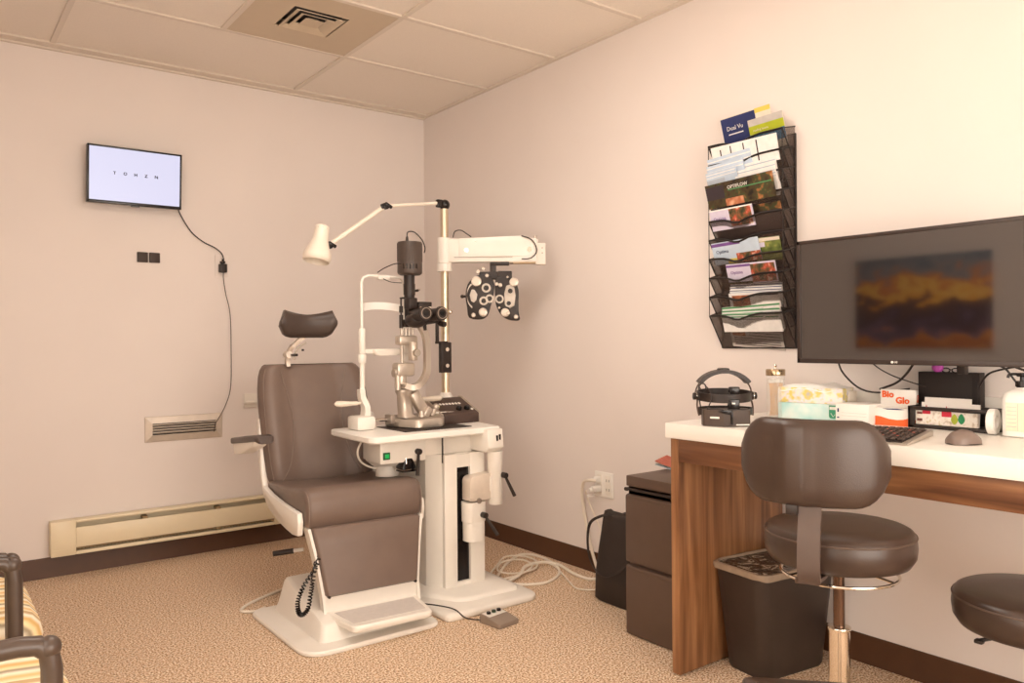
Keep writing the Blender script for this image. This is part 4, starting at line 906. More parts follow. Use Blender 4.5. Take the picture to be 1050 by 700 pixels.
brochure('wide dark photo brochure with white title and an orange face', -.122, -2.41, 1.664, .312, .095, 2, PHOTO1, [(0, .35, .28, .9, T_DK), (.34, .62, .98, .66, T_GR), (.28, .0, .55, .30, PORTR)], texts=(('OPTIFLOW', .019, .34, .74, T_W),), th=.005)
brochure('lilac brochure with small food pictures sticking out at the left of the rack', -.094, -2.400, 1.578, .205, .084, 1, T_LIL, [(.46, .1, .96, .95, PHOTO2), (0, .94, 1, 1, T_W)], texts=(('Optima', .020, .08, .55, T_PUR),), lean=.3)
brochure('dark brochure low in the pocket behind the lilac one', -.058, -2.40, 1.545, .31, .115, 1, PHOTO1, [(0, 0, 1, .75, T_DK)], th=.005)
brochure('pale blue brochure with purple band and lakeside picture in the middle of the rack', -.086, -2.41, 1.440, .222, .090, 2, T_LB, [(0, .82, .62, .96, T_PUR), (.5, .0, 1, .42, PHOTO2), (.30, 0, .5, .22, T_YL)], texts=(('Optima', .020, .08, .58, T_N),), lean=.3)
brochure('green landscape brochure right of the pale blue one in the middle of the rack', -.078, -2.60, 1.440, .118, .092, 0, PHOTO3, [(0, .84, 1, .98, T_BEI), (.04, .60, .42, .80, T_LIL)], lean=.3)
brochure('lilac brochure with people pictures in the lower middle of the rack', -.088, -2.478, 1.358, .225, .082, 0, T_LIL, [(.50, .05, .98, .92, PHOTO2), (0, .84, .5, .95, T_PUR), (0, 0, .5, .12, PHOTO1)], texts=(('Optima', .019, .08, .58, T_PUR),), lean=.3)
for k in range(3):
    brochure(['back blue-edged sheet above the portrait card', 'middle blue-edged sheet above the portrait card', 'front blue-edged sheet above the portrait card'][k], -.055-.010*k, -2.478-.003*k, 1.265, .235, .098-.012*k, -1, T_W, [(0, .93, 1, .97, T_N), (0, .84, 1, .88, T_ED)], th=.004, lean=.3)
brochure('white card with a small portrait picture in the lower rack', -.086, -2.485, 1.262, .228, .062, 0, T_W, [(.06, .05, .42, .85, PORTR), (.55, .78, .98, .86, T_DK)], lean=.3)
for k in range(3):
    brochure(['back green and white form in the second lowest pocket', 'middle green and white form in the second lowest pocket', 'front green and white form in the second lowest pocket'][k], -.060-.011*k, -2.445-.002*k, 1.170, .268, .102-.014*k, 2-1.2*k, T_W, [(0, .93, 1, 1, T_GR), (0, .80, .72, .86, T_GR), (.76, .78, .97, .84, T_GR), (.3, .68, .7, .71, T_DK)], th=.004, lean=.3)
brochure('grey typed sheet with a portrait in the lowest pocket, seen through the mesh', -.022, -2.455, 1.113, .235, .118, -5, T_GY, [(.04, .42, .30, .92, PORTR)] + [(.36 if v > .4 else .06, v, .95, v+.02, T_DK) for v in (.86, .76, .66, .56, .46, .34, .26, .18, .10)], th=.003, lean=.42)

# ------------------------------------------------------------------ monitor
MXF = -.245
mn = thing('desk_monitor', (-.2, -3.237, 1.26), 'large black widescreen monitor above the desk with a dark glossy screen', 'monitor')
my0, my1, mz0, mz1 = -3.596, -2.886, 1.057, 1.473
MONB = mat('monitor_casing', '#3a2e29', .35)
b = MB(); b.box(MXF+.006, MXF+.045, my0, my1, mz0, mz1, .004); b.box(MXF+.045, MXF+.075, my0+.12, my1-.12, mz0+.06, mz1-.06, .01)
build(b, 'casing', MONB, mn)
b = MB()
for a in ((my0, my1, mz1-.012, mz1), (my0, my1, mz0, mz0+.016), (my0, my0+.013, mz0, mz1), (my1-.013, my1, mz0, mz1)): b.box(MXF-.001, MXF+.010, a[0], a[1], a[2], a[3], .0015)
build(b, 'bezel', MONB, mn)
SCR = mat('dark_glossy_screen', '#1d1614', .05, var=0, spec=.9, ior=1.85)
b = MB(); b.box(MXF+.003, MXF+.007, my0+.012, my1-.012, mz0+.015, mz1-.011); build(b, 'screen', SCR, mn)
b = MB(); b.cyl((MXF-.0012, -3.217, mz0+.008), (MXF-.0020, -3.217, mz0+.008), .0042, n=16); build(b, 'logo', WHT, mn)
letters('LG', .0085, (MXF-.0018, -3.2235, mz0+.008), (0, -1, 0), (0, 0, 1), WHT, 'logo_letters', mn, depth=.0003, bold=.0002, align='LEFT')
b = MB(); b.box(-.172, -.055, -3.30, -3.22, 1.16, 1.22, .006); b.box(-.06, -.001, -3.34, -3.18, 1.10, 1.30, .004); build(b, 'wall_mount', BLKM, mn)
b = MB(); b.box(-.175, -.150, -3.40, -3.375, 1.030, 1.12, .003); build(b, 'lower_strut', BLKP, mn)
# cords below the monitor
cords = [
 ([(-.12, -2.960, 1.08), (-.115, -2.972, 1.03), (-.10, -3.005, .985), (-.09, -3.04, .963), (-.08, -3.08, .957), (-.06, -3.12, .962), (-.04, -3.17, .972)], .0032, 'black cord drooping under the left half of the monitor'),
 ([(-.15, -3.085, 1.07), (-.14, -3.12, 1.04), (-.13, -3.16, 1.017), (-.11, -3.20, 1.0), (-.075, -3.24, .982)], .0020, 'thin black cord slanting down behind the open white carton'),
 ([(-.13, -3.245, 1.08), (-.12, -3.22, 1.055), (-.11, -3.19, 1.02), (-.10, -3.155, .993), (-.09, -3.11, .975), (-.06, -3.08, .968)], .0038, 'thick black cord slanting down left from the middle of the monitor'),
 ([(-.08, -3.40, .99), (-.09, -3.43, 1.03), (-.10, -3.48, 1.047), (-.12, -3.52, 1.055), (-.14, -3.56, 1.065)], .0030, 'black cord arching up right of the black box under the monitor'),
 ([(-.12, -3.44, 1.065), (-.11, -3.48, 1.05), (-.10, -3.50, 1.02), (-.09, -3.52, .985), (-.08, -3.53, .96)], .0030, 'black cord falling toward the pump bottle under the monitor'),
 ([(-.12, -3.49, 1.062), (-.11, -3.53, 1.045), (-.10, -3.58, 1.02), (-.10, -3.62, 1.0)], .0035, 'black cord leaving the picture at the right below the monitor')]
for pts, r, lb in cords:
    b = MB(); b.tube(pts, r, n=8, smooth=6); solo(b, 'monitor_cord', BLKP, pts[0], lb, 'cord')

# ------------------------------------------------------------------ things on the desk
ZD = .858
# head-worn loupe
hl = thing('head_loupe', (-.53, -2.80, ZD), 'black head-worn examination loupe with three padded bands on the desk', 'head loupe')
HXF = Matrix.Translation((-.535, -2.815, ZD)) @ Matrix.Rotation(math.radians(-37), 4, 'Z')
b = MB(HXF)
b.loft([[(x, y, z) for x, y in roundpoly([(-.082, .02), (-.086, -.030), (-.03, -.062), (.058, -.058), (.066, -.03), (.07, .02)], .008, 4)] for z in (.002, .006, .050, .054)])
hb = build(b, 'optics_box', mat('loupe_grey', '#4b3d35', .4), hl)
b = MB(HXF); b.box(-.005, .000, -.0665, -.058, .008, .052, .001); b.prism([(-.045, .050), (-.02, .058), (.0, .052), (-.006, .040), (-.035, .045)], 'y', -.068, -.05, .002); build(b, 'optics_lever', BLKG, hl)
b = MB(HXF); b.obox((-.055, -.0525, .030), (.03, .002, .006), Matrix.Rotation(math.radians(-29), 3, 'Z'), .0005); b.box(.012, .056, -.0605, -.0585, .005, .009, .0005); build(b, 'maker_mark', WHT, hl)
def band(rx, ry, z0, w, th, m, nm, a0=0, a1=2*PI, tilt=0, dx=0, cy_=0.03):
    b = MB(HXF); K = 40; cl_ = abs(a1-a0-2*PI) < .01
    pts = [(dx+rx*math.cos(a0+(a1-a0)*i/(K if cl_ else K-1)), cy_+ry*math.sin(a0+(a1-a0)*i/(K if cl_ else K-1)), z0+tilt*math.sin(a0+(a1-a0)*i/(K if cl_ else K-1))) for i in range(K)]
    b.strap(pts, w, th, (0, 0, 1), closed=cl_); return build(b, nm, m, hl)
band(.088, .075, .045, .022, .003, BLKP, 'front_band', cy_=.028)
band(.086, .080, .095, .028, .006, BLKP, 'brow_band', cy_=.04, tilt=.006)
b = MB(HXF)
pts = [(.094*math.cos(a), .045, .100+.075*math.sin(a)) for a in [PI*i/24 for i in range(25)]]
b.strap(pts[4:-4], .052, .012, (0, 1, 0)); build(b, 'crown_pad', BLKP, hl)
b = MB(HXF); b.tube([(.094*math.cos(a), .045, .098+.074*math.sin(a)) for a in [PI*i/24 for i in range(25)]], .0028, n=8); b.tube([(-.088, .04, .09), (-.092, .03, .06), (-.088, .02, .03)], .003, n=6, smooth=4); b.tube([(.088, .04, .09), (.093, .03, .06), (.09, .02, .03)], .003, n=6, smooth=4); build(b, 'crown_wire', BLKM, hl)
b = MB(HXF); b.box(-.017, .017, .025, .065, .168, .186, .004); build(b, 'size_buckle', BLKP, hl)
b = MB(HXF); b.box(-.004, .030, -.045, -.025, .105, .128, .004); b.box(-.006, .029, -.045, -.020, .052, .088, .003); build(b, 'front_bracket', BLKG, hl)
b = MB(HXF); b.box(.003, .013, -.0465, -.045, .072, .077); build(b, 'bracket_mark', WHT, hl)
for sx in (-1, 1):
    b = MB(HXF); b.cyl((sx*.082, .03, .094), (sx*.094, .03, .094), .014, n=20); b.cyl((sx*.094, .03, .094), (sx*.106, .03, .094), .012, n=16, bev=.003); build(b, 'side_knob', BLKP, hl)
    b = MB(HXF); b.cyl((sx*.0935, .03, .094), (sx*.0955, .03, .094), .0135, n=20); build(b, 'knob_ring', CHRO, hl)
b = MB(HXF); b.tube([(-.084, .01, .055), (-.094, .0, .10), (-.092, 0, .128), (-.080, 0, .138), (-.070, 0, .128), (-.075, .0, .11), (-.088, .0, .12), (-.09, .01, .13)], .0022, smooth=6); b.tube([(-.075, -.01, .13), (-.062, -.02, .115), (-.060, -.025, .085), (-.075, -.03, .05)], .0020, smooth=6); build(b, 'lamp_cord', BLKP, hl)

# swab jar
sj = thing('swab_jar', (-.19, -2.762, ZD), 'clear tall jar of wooden cotton swabs with a metal lid beside the tissue boxes', 'jar')
jc = (-.19, -2.762)
b = MB(); b.lathe([(0, .0), (.031, .0), (.032, .003), (.032, .150), (.030, .150), (.030, .005), (0, .005)], (jc[0], jc[1], ZD), n=36); build(b, 'jar_glass', GLASSM, sj)
b = MB(); b.lathe([(0, .150), (.0335, .150), (.034, .152), (.034, .170), (.032, .173), (0, .174)], (jc[0], jc[1], ZD), n=36); build(b, 'lid', mat('lid_steel', '#b9a385', .2, metal=.9), sj)
b = MB(); b.lathe([(0, .174), (.004, .174), (.003, .180), (.006, .186), (.004, .190), (0, .191)], (jc[0], jc[1], ZD)); build(b, 'lid_knob', CHRO, sj)
SW = mat('birch_stick', '#e9b673', .6, var=.1); COT = mat('cotton', '#faf6ee', .9)
n_sw = 0
for i in range(60):
    a = random.random()*2*PI; r = .026*math.sqrt(random.random()); a2 = a + random.uniform(-.6, .6)
    p0 = Vector((jc[0]+r*math.cos(a), jc[1]+r*math.sin(a), ZD+.007)); r2_ = .026*math.sqrt(random.random()); p1 = Vector((jc[0]+r2_*math.cos(a2), jc[1]+r2_*math.sin(a2), ZD+.128+random.uniform(0, .012)))
    if i == 0:
        bs_ = MB(); bs_.cyl((0, 0, 0), (0, 0, .118), .0011, n=6); bs_.sph((0, 0, .124), (.0024, .0024, .007), n=8, m=1)
        bs_.cyl((0, 0, .116), (0, 0, .119), .0011, n=6)
        o = build(bs_, 'cotton_swab', [SW, COT]); base_sw = o
    else:
        o = base_sw.copy(); COL.objects.link(o)
    o.location = p0; o.rotation_mode = 'QUATERNION'; o.rotation_quaternion = Vector((0, 0, 1)).rotation_difference((p1-p0).normalized())
    setp(o, 'wooden cotton swab standing among the others in the clear jar', 'swab', 'swabs in the clear jar')

# tissue boxes
FLO = ramp_mat('floral_print', (1, 1, 1), [(.3, '#e9d58e'), (.45, '#f6efdc'), (.55, '#efe7ec'), (.64, '#e8d46a'), (.8, '#b9b4c4')], scale=26, rough=.5, detail=2)
AQU = ramp_mat('aqua_print', (1, 1, 1), [(.3, '#9fd6d2'), (.5, '#c9ece8'), (.7, '#e9f6f0')], scale=14, rough=.5, detail=2)
TISS = mat('tissue_paper', '#fbf8f2', .9, var=.02)
tb_rot = math.radians(11.5)
def boxlocal(name, loc, rz, label, cat, group=None):
    t = thing(name, loc, label, cat, group); M_ = Matrix.Translation(loc) @ Matrix.Rotation(rz, 4, 'Z'); return t, M_
# local frame: x towards wall, y to the left in the photograph
t, M_ = boxlocal('tissue_box', (-.20, -2.778, ZD), tb_rot, 'aqua tissue box with green badge, lower one of two stacked boxes on the desk', 'box', 'stacked tissue boxes')
b = MB(M_); b.box(0, .115, -.225, 0, 0, .056, .002); build(b, 'carton', AQU, t)
b = MB(M_); b.prism(roundpoly([(-.207, .053), (-.180, .053), (-.180, .008), (-.207, .008)], [.002, .002, .010, .010]), 'x', -.0012, .0005); bd = build(b, 'badge', mat('badge_green', '#3f9a74', .5), t)
b = MB(M_); b.box(-.002, -.001, -.205, -.182, .038, .048); b.tube([(-.0015, -.200, .022), (-.0015, -.194, .014), (-.0015, -.186, .026)], .001, n=5); build(b, 'badge_print', WHT, t)
t, M_ = boxlocal('tissue_box', (-.20, -2.778, ZD+.0565), tb_rot, 'floral yellow tissue box, upper one of two stacked boxes on the desk', 'box', 'stacked tissue boxes')
b = MB(M_); b.box(0, .115, -.225, 0, 0, .054, .002); build(b, 'carton', FLO, t)
b = MB(M_)
gr = []
for i in range(13):
    row = []
    for j in range(9):
        u = i/12; v = j/8; x = -.002 + .112*v; y = -.008 - .212*u
        edge = min(u, 1-u, v, 1-v)*4; z = .0545 + .016*min(1, edge)*(.75+.25*math.sin(7*u+3*v)) + .003*math.sin(13*u+5*v)*min(1, edge)
        if v == 0: z -= .006 + .010*(.5+.5*math.sin(6*u*PI*.5+1))**2
        row.append((x if v else -.0025, y, z))
    gr.append(row)
t__ = bmesh.new(); vv = [[t__.verts.new(p) for p in r] for r in gr]
for i in range(12):
    for j in range(8): t__.faces.new((vv[i][j], vv[i+1][j], vv[i+1][j+1], vv[i][j+1]))
vb = [t__.verts.new((.0, -.01, .0535)), t__.verts.new((.11, -.01, .0535)), t__.verts.new((.11, -.215, .0535)), t__.verts.new((0, -.215, .0535))]
bmesh.ops.recalc_face_normals(t__, faces=t__.faces); b._merge(t__); build(b, 'tissue', TISS, t, ang=80)
# plain white carton and ivory packet
t, M_ = boxlocal('carton', (-.215, -3.008, ZD), math.radians(3), 'plain white carton with small blue marks right of the tissue boxes', 'box')
b = MB(M_); b.box(0, .12, -.112, 0, 0, .066, .002); build(b, 'carton_body', WHT, t)
b = MB(M_); b.box(-.0008, .0002, -.012, -.007, .038, .050); b.box(-.0008, .0002, -.013, -.006, .018, .022); build(b, 'printed_mark', T_N, t)
b = MB(M_); b.box(-.0006, .0002, -.105, -.020, .036, .0368); b.box(-.0006, .0002, -.105, -.020, .026, .0268); build(b, 'printed_line', T_GY, t)
t, M_ = boxlocal('packet', (-.085, -2.905, ZD), 0, 'small ivory packet standing behind the white carton against the backsplash', 'packet')
b = MB(M_); b.box(-.01, .04, -.085, 0, 0, .100, .004); build(b, 'packet_body', IVORY, t)
b = MB(M_); b.box(-.0115, -.0095, -.062, -.056, .0, .099); build(b, 'packet_seam', mat('tan_print', '#c99a6a', .5), t)
# white and orange test-strip carton with lid raised
t, M_ = boxlocal('strip_carton', (-.165, -3.105, ZD), math.radians(7), 'open white and orange carton with orange lettering in front of the black letter tray', 'box')
ORG = mat('orange_print', '#f46a30', .45, var=.03)
b = MB(M_); b.prism([(0, 0), (0, .058), (.0, .060), (.05, .062), (.05, 0)], 'y', -.125, -.004, .0015) if False else b.box(0, .05, -.128, 0, 0, .056, .0015); build(b, 'carton_body', WHT, t)
b = MB(M_); b.box(.046, .050, -.122, -.012, .05, .114, .001); b.box(.050, .070, -.122, -.012, .05, .112, .001); build(b, 'raised_lid', WHT, t)
wv = [(-.128, 0), (-.128, .034), (-.115, .026), (-.10, .021), (-.08, .019), (-.055, .021), (-.03, .028), (-.01, .030), (0, .030), (0, 0)]
b = MB(M_); b.prism(wv, 'x', -.0010, .0004); b.box(.0, .05, -.1292, -.1278, 0, .02); build(b, 'orange_wave', ORG, t)
b = MB(M_); b.prism([(-.035, .0545), (-.05, .0515), (-.09, .0515), (-.105, .0535), (-.08, .0555)], 'x', -.0012, .0002); build(b, 'blue_stripe', T_N, t)
uu = tuple((M_.to_3x3() @ Vector((0, -1, 0)))); 
letters('Bio', .0285, tuple(M_ @ Vector((.0445, -.017, .097))), uu, (0, 0, 1), ORG, 'printed_word', t, depth=.0004, bold=.0012, align='LEFT')
letters('Glo', .0285, tuple(M_ @ Vector((.0445, -.060, .078))), uu, (0, 0, 1), ORG, 'printed_word', t, depth=.0004, bold=.0012, align='LEFT')
letters('Bio', .020, tuple(M_ @ Vector((.062, -.1225, .085))), tuple(M_.to_3x3() @ Vector((0, .0, 1))), tuple(M_.to_3x3() @ Vector((-1, 0, 0))), ORG, 'side_print', t, depth=.0003, bold=.0006)
# black letter tray
t, M_ = boxlocal('letter_tray', (-.160, -3.222, ZD), 0, 'low black mesh letter tray on the desk under the monitor', 'tray')
b = MB(M_); b.box(0, .10, -.245, 0, 0, .010, .002); b.box(0, .006, -.245, 0, .056, .068, .002); b.box(0, .006, -.020, 0, .0, .062, .002); b.box(.094, .10, -.245, 0, .0, .068, .002)
b.prism([(0, 0), (0, .068), (.10, .068), (.10, 0)], 'y', -.006, 0) ; b.prism([(0, 0), (0, .012), (.03, .062), (0, .062), (0, .068), (.10, .068), (.10, 0)], 'y', -.245, -.239)
b.box(0, .006, -.245, -.228, .0, .068, .002); build(b, 'tray_frame', BLKP, t)
# cards in the tray
FLW = ramp_mat('flower_card_print', (1, 1, 1), [(.3, '#b9a58f'), (.45, '#efe6da'), (.6, '#f5efe6'), (.7, '#d6c79f')], scale=60, rough=.5, detail=3)
def upright(name, x, y0, y1, z0, z1, m, label, cat, group=None, extra=None, lean=.12, th=.0016):
    b = MB(); K = Vector((x, y0, z0)); h = z1-z0; nx = math.sin(lean)*h
    b.loft([[(x-th, y0, z0), (x-th, y1, z0), (x, y1, z0), (x, y0, z0)], [(x-th+nx, y0, z1), (x-th+nx, y1, z1), (x+nx, y1, z1), (x+nx, y0, z1)]])
    return solo(b, name, m, (x, (y0+y1)/2, z0), label, cat, group, flat=True)
upright('paper_card', -.128, -3.256, -3.395, ZD+.012, ZD+.095, CARD, 'narrow white card standing highest in the black letter tray', 'card', 'cards in the letter tray')
upright('paper_card', -.138, -3.252, -3.424, ZD+.012, ZD+.080, CARD, 'wide white card in the black letter tray behind its front bar', 'card', 'cards in the letter tray')
fcard = thing('greeting_card', (-.148, -3.34, ZD), 'patterned card with red flowers and green leaves in the front of the letter tray', 'card', 'cards in the letter tray')
b = MB(); b.box(-.150, -.148, -3.424, -3.242, ZD+.012, ZD+.062); build(b, 'card_sheet', FLW, fcard, flat=True)
RED = mat('red_print', '#cf2f45', .45, var=.05)
for (y, z, r) in ((-3.275, ZD+.056, .012), (-3.335, ZD+.052, .014)):
    b = MB(); b.prism([(y-r, z-r*.9), (y-r, z+r*.5), (y-r*.3, z+r*.6), (y, z+r*1.5), (y+r*.3, z+r*.6), (y+r, z+r*.5), (y+r, z-r*.9)], 'x', -.1625, -.1605) if False else b.prism([(y-r, z-r*.9), (y-r, z+r*.5), (y-r*.3, z+r*.6), (y, z+r*1.5), (y+r*.3, z+r*.6), (y+r, z+r*.5), (y+r, z-r*.9)], 'x', -.1512, -.1498); build(b, 'red_flower', RED, fcard)
for (y, z, c) in ((-3.358, ZD+.036, '#a9b43a'), (-3.378, ZD+.038, '#2f8f5c')):
    b = MB(); b.prism([(q.x, q.y) for q in catmull([(y, z-.018, 0), (y-.010, z-.004, 0), (y, z+.014, 0), (y+.010, z-.004, 0)], 5, True)], 'x', -.1512, -.1498); build(b, 'leaf', mat('leaf_'+c[1:], c, .5), fcard)
b = MB(); b.box(-.1508, -.1500, -3.262, -3.246, ZD+.022, ZD+.030); b.box(-.1508, -.15, -3.262, -3.246, ZD+.044, ZD+.05); build(b, 'printed_block', mat('brown_print', '#6a3a30', .5), fcard)
# black file box behind
bx = thing('file_box', (-.085, -3.32, ZD), 'flat matte black box standing upright behind the letter tray', 'box')
b = MB(); b.box(-.055, -.020, -3.392, -3.204, ZD, 1.030, .002); b.box(-.0565, -.055, -3.385, -3.37, ZD, 1.027); build(b, 'box_body', mat('matte_black_box', '#2a211e', .6), bx)
# pink ball on the box, tiny cases
b = MB(); b.sph((-.045, -3.262, 1.0375+.008), .0175); b.cyl((-.045, -3.262, 1.028), (-.045, -3.262, 1.034), .008)
solo(b, 'pink_ball', mat('magenta_plastic', '#c455b8', .4), (-.045, -3.262, 1.03), 'magenta ball sitting on top of the black box under the monitor', 'ball')
b = MB(); b.tube([(-.04, -3.285+.012*math.cos(a), 1.036+.007*math.sin(a)) for a in [2*PI*i/16 for i in range(16)]], .0018, closed=True, n=6); b.tube([(-.04, -3.315+.012*math.cos(a), 1.036+.007*math.sin(a)) for a in [2*PI*i/16 for i in range(16)]], .0018, closed=True, n=6); b.cyl((-.04, -3.297, 1.038), (-.04, -3.303, 1.038), .0015)
solo(b, 'eyeglasses', BLKG, (-.04, -3.3, 1.03), 'small dark wire eyeglasses lying on top of the black box', 'glasses')
# keyboard
KX = Matrix.Translation((-.48, -3.262, ZD)) @ Matrix.Rotation(math.radians(12), 4, 'Z')
kb = thing('keyboard', (-.48, -3.262, ZD), 'black keyboard with red-marked keys on a silver base partly behind the stool', 'keyboard')
# local: y across the keys, x depth
b = MB(KX); b.prism([(-.155, .001), (-.155, .006), (.155, .013), (.160, .012), (.160, .001)], 'y', -.145, .215, .0015) if False else b.loft([[(x, y, z) for x, z in ((-.150, .001), (-.150, .006), (.120, .016), (.120, .001))] for y in (-.145, -.14, .21, .215)]); build(b, 'base', SILV, kb)
b = MB(KX); b.loft([[(x, y, z) for x, z in ((-.140, .0064), (-.140, .0085), (.115, .0175), (.115, .0158))] for y in (-.130, .20)]); build(b, 'key_bed', BLKP, kb)
kr = MB(KX); kd = MB(KX)
for i in range(6):
    for j in range(17):
        x = -.108+.040*i; y = -.120+.0195*j
        zk = .0085+ (x+.140)*.0353
        tgt = kr if (1 <= i <= 4 and j % 3 != 0) else kd
        kd.box(x-.014, x+.014, y-.0075, y+.0075, zk, zk+.005, .0015)
        if (i*7+j*3) % 5 < 2 and 1 <= i <= 4: kr.box(x-.004, x+.004, y-.003, y+.003, zk+.0049, zk+.0054)
o = build(kd, 'keys', mat('key_brown', '#4a3b33', .5), kb); o['kind'] = 'stuff'
o = build(kr, 'key_marks', mat('key_red', '#d8604e', .5), kb); o['kind'] = 'stuff'
# mouse
ms = thing('computer_mouse', (-.42, -3.487, ZD), 'dark grey computer mouse lying on the white desk in front of the letter tray', 'mouse')
MX = Matrix.Translation((-.450, -3.513, ZD)) @ Matrix.Rotation(math.radians(-27), 4, 'Z')
b = MB(MX); rr_ = []
for k, (x, w, h) in enumerate(((-.050, .008, .012), (-.046, .020, .022), (-.030, .028, .033), (-.005, .030, .039), (.020, .028, .035), (.040, .022, .022), (.049, .011, .010))):
    rr_.append([(x*.9, w*math.cos(a), .001 + h*abs(math.sin(a))**.7 if math.sin(a) > 0 else .001) for a in [2*PI*i/20 for i in range(20)]])
b.loft(rr_); build(b, 'mouse_body', mat('mouse_grey', '#7d6c63', .35), ms, ang=60)
b = MB(MX); b.loft([[(x*.9, w*1.05*math.cos(a), .0008+max(0, h*.42*math.sin(a))) for a in [2*PI*i/20 for i in range(20)]] for x, w, h in ((-.051, .007, .006), (-.046, .0185, .014), (-.030, .0265, .024), (-.005, .0295, .031), (.020, .0275, .029), (.040, .0215, .019), (.050, .010, .008))]); build(b, 'mouse_skirt', BLKP, ms, ang=60)
b = MB(MX); b.cyl((.020, -.003, .033), (.020, .003, .033), .005); build(b, 'scroll_wheel', BLKG, ms)
# white tape roll standing
tr = thing('tape_roll', (-.178, -3.477, ZD), 'white roll of tape standing on edge between letter tray and pump bottle', 'tape roll')
TR = Matrix.Translation((-.178, -3.477, ZD+.038)) @ Matrix.Rotation(math.radians(4), 4, 'Z') @ Matrix.Rotation(PI/2, 4, 'X')
b = MB(TR); b.lathe([(.018, -.009), (.037, -.009), (.038, -.008), (.038, .008), (.037, .009), (.018, .009), (.018, -.009)], n=36); build(b, 'roll', WHT, tr)
# pump bottle
pb_ = thing('pump_bottle', (-.165, -3.572, ZD), 'translucent white bottle with black pump at the right end of the visible desk', 'bottle')
pc = (-.165, -3.548)
b = MB(); b.loft([[(x, y, ZD+z) for x, y in rrect(pc[0], pc[1], w, w*1.06, w*.55, 6)] for z, w in ((0, .036), (.004, .041), (.105, .042), (.122, .038), (.132, .026), (.136, .015), (.142, .014))]); build(b, 'bottle_body', mat('translucent_bottle', '#f4f1ea', .35, var=.01, spec=.4), pb_, ang=50)
b = MB(); b.box(pc[0]-.0428, pc[0]-.0415, pc[1]-.028, pc[1]+.027, ZD+.018, ZD+.098); build(b, 'label', mat('pale_label', '#e6ead0', .5, var=.06, scale=50), pb_)
b = MB()
for k in range(6): b.box(pc[0]-.0435, pc[0]-.0426, pc[1]+.0, pc[1]+.024, ZD+.030+.011*k, ZD+.0315+.011*k)
b.box(pc[0]-.0435, pc[0]-.0426, pc[1]-.004, pc[1]-.003, ZD+.02, ZD+.096); build(b, 'label_text', T_GY, pb_)
b = MB(); b.cyl((pc[0], pc[1], ZD+.140), (pc[0], pc[1], ZD+.158), .017, n=20); b.cyl((pc[0], pc[1], ZD+.158), (pc[0], pc[1], ZD+.172), .006); b.box(pc[0]-.011, pc[0]+.011, pc[1]-.012, pc[1]+.012, ZD+.170, ZD+.181, .003); b.tube([(pc[0], pc[1]+.01, ZD+.177), (pc[0]-.01, pc[1]+.028, ZD+.176), (pc[0]-.012, pc[1]+.032, ZD+.166)], .004, smooth=4); build(b, 'pump', BLKG, pb_)

# ------------------------------------------------------------------ waste bin
wb = thing('waste_bin', (-.26, -2.81, 0), 'black plastic waste bin with a clear crumpled liner under the desk', 'bin')
WX = Matrix.Translation((-.262, -2.803, 0)) @ Matrix.Rotation(math.radians(-7), 4, 'Z')
b = MB(WX); R_ = lambda w, d, z, r=.045: [(x, y, z) for x, y in rrect(0, 0, w, d, r, 7)]
b.loft([R_(.150, .090, 0), R_(.155, .095, .01), R_(.186, .118, .345), R_(.192, .124, .348), R_(.192, .124, .362), R_(.186, .118, .362), R_(.180, .112, .345), R_(.150, .090, .012)]); build(b, 'bin_body', mat('scuffed_black_plastic', '#3a2f29', .42, var=.14, scale=9), wb, ang=50)
LIN = ramp_mat('bin_liner', (1, 1, .5), [(.0, '#1d1714'), (.50, '#2f2620'), (.585, '#bfae9a'), (.64, '#3a2f28'), (1, '#1d1714')], scale=11, rough=.2, detail=3, distortion=2.0, bump=1.0, bdist=.01)  # pale streaks are crumple highlights put into the liner's colour
LIN2 = mat('bin_liner_cuff', '#9c8976', .25, var=.12, scale=25, bump=.6, bscale=60)
def wr(w, d, z, amp, sd):
    rnd = random.Random(sd); ph_ = [rnd.random()*6 for _ in range(4)]
    out = []
    for i, (x, y) in enumerate(rrect(0, 0, w, d, .045, 9)):
        a = math.atan2(y, x); n = amp*(math.sin(9*a+ph_[0])+math.sin(17*a+ph_[1])+.6*math.sin(31*a+ph_[2]))
        l = math.hypot(x, y); out.append((x*(1-n/l), y*(1-n/l), z + n*.6))
    return out
b = MB(WX); b.loft([wr(.1935, .1255, .344, .0012, 3), wr(.195, .127, .352, .0008, 1), wr(.1945, .1265, .3645, .0006, 2), wr(.184, .116, .3655, .001, 5), wr(.181, .113, .358, .0015, 6)], cap=False); build(b, 'liner_cuff', LIN2, wb, ang=60)
from mathutils import noise as mnoise
rows = []
for i, (w, d, z, am) in enumerate([(.1805, .1125, .3585, .0), (.176, .108, .352, .004), (.172, .104, .335, .008), (.168, .100, .315, .011), (.164, .097, .29, .013), (.158, .092, .26, .015), (.145, .082, .23, .016), (.12, .066, .205, .016), (.08, .042, .19, .014), (.03, .016, .185, .008)]):
    rr_b = []
    for (x, y) in rrect(0, 0, w, d, min(.045, d*.9), 16):
        nv = mnoise.noise(Vector((x*38, y*38, z*30))) + .6*mnoise.noise(Vector((x*80, y*80, z*70+5)))
        l = math.hypot(x, y); k_ = max(-.012, -abs(nv)*am*1.6); rr_b.append((x*(1+k_/l), y*(1+k_/l), z + nv*am*.7))
    rows.append(rr_b)
b = MB(WX); b.loft(rows); build(b, 'liner', LIN, wb, ang=18)

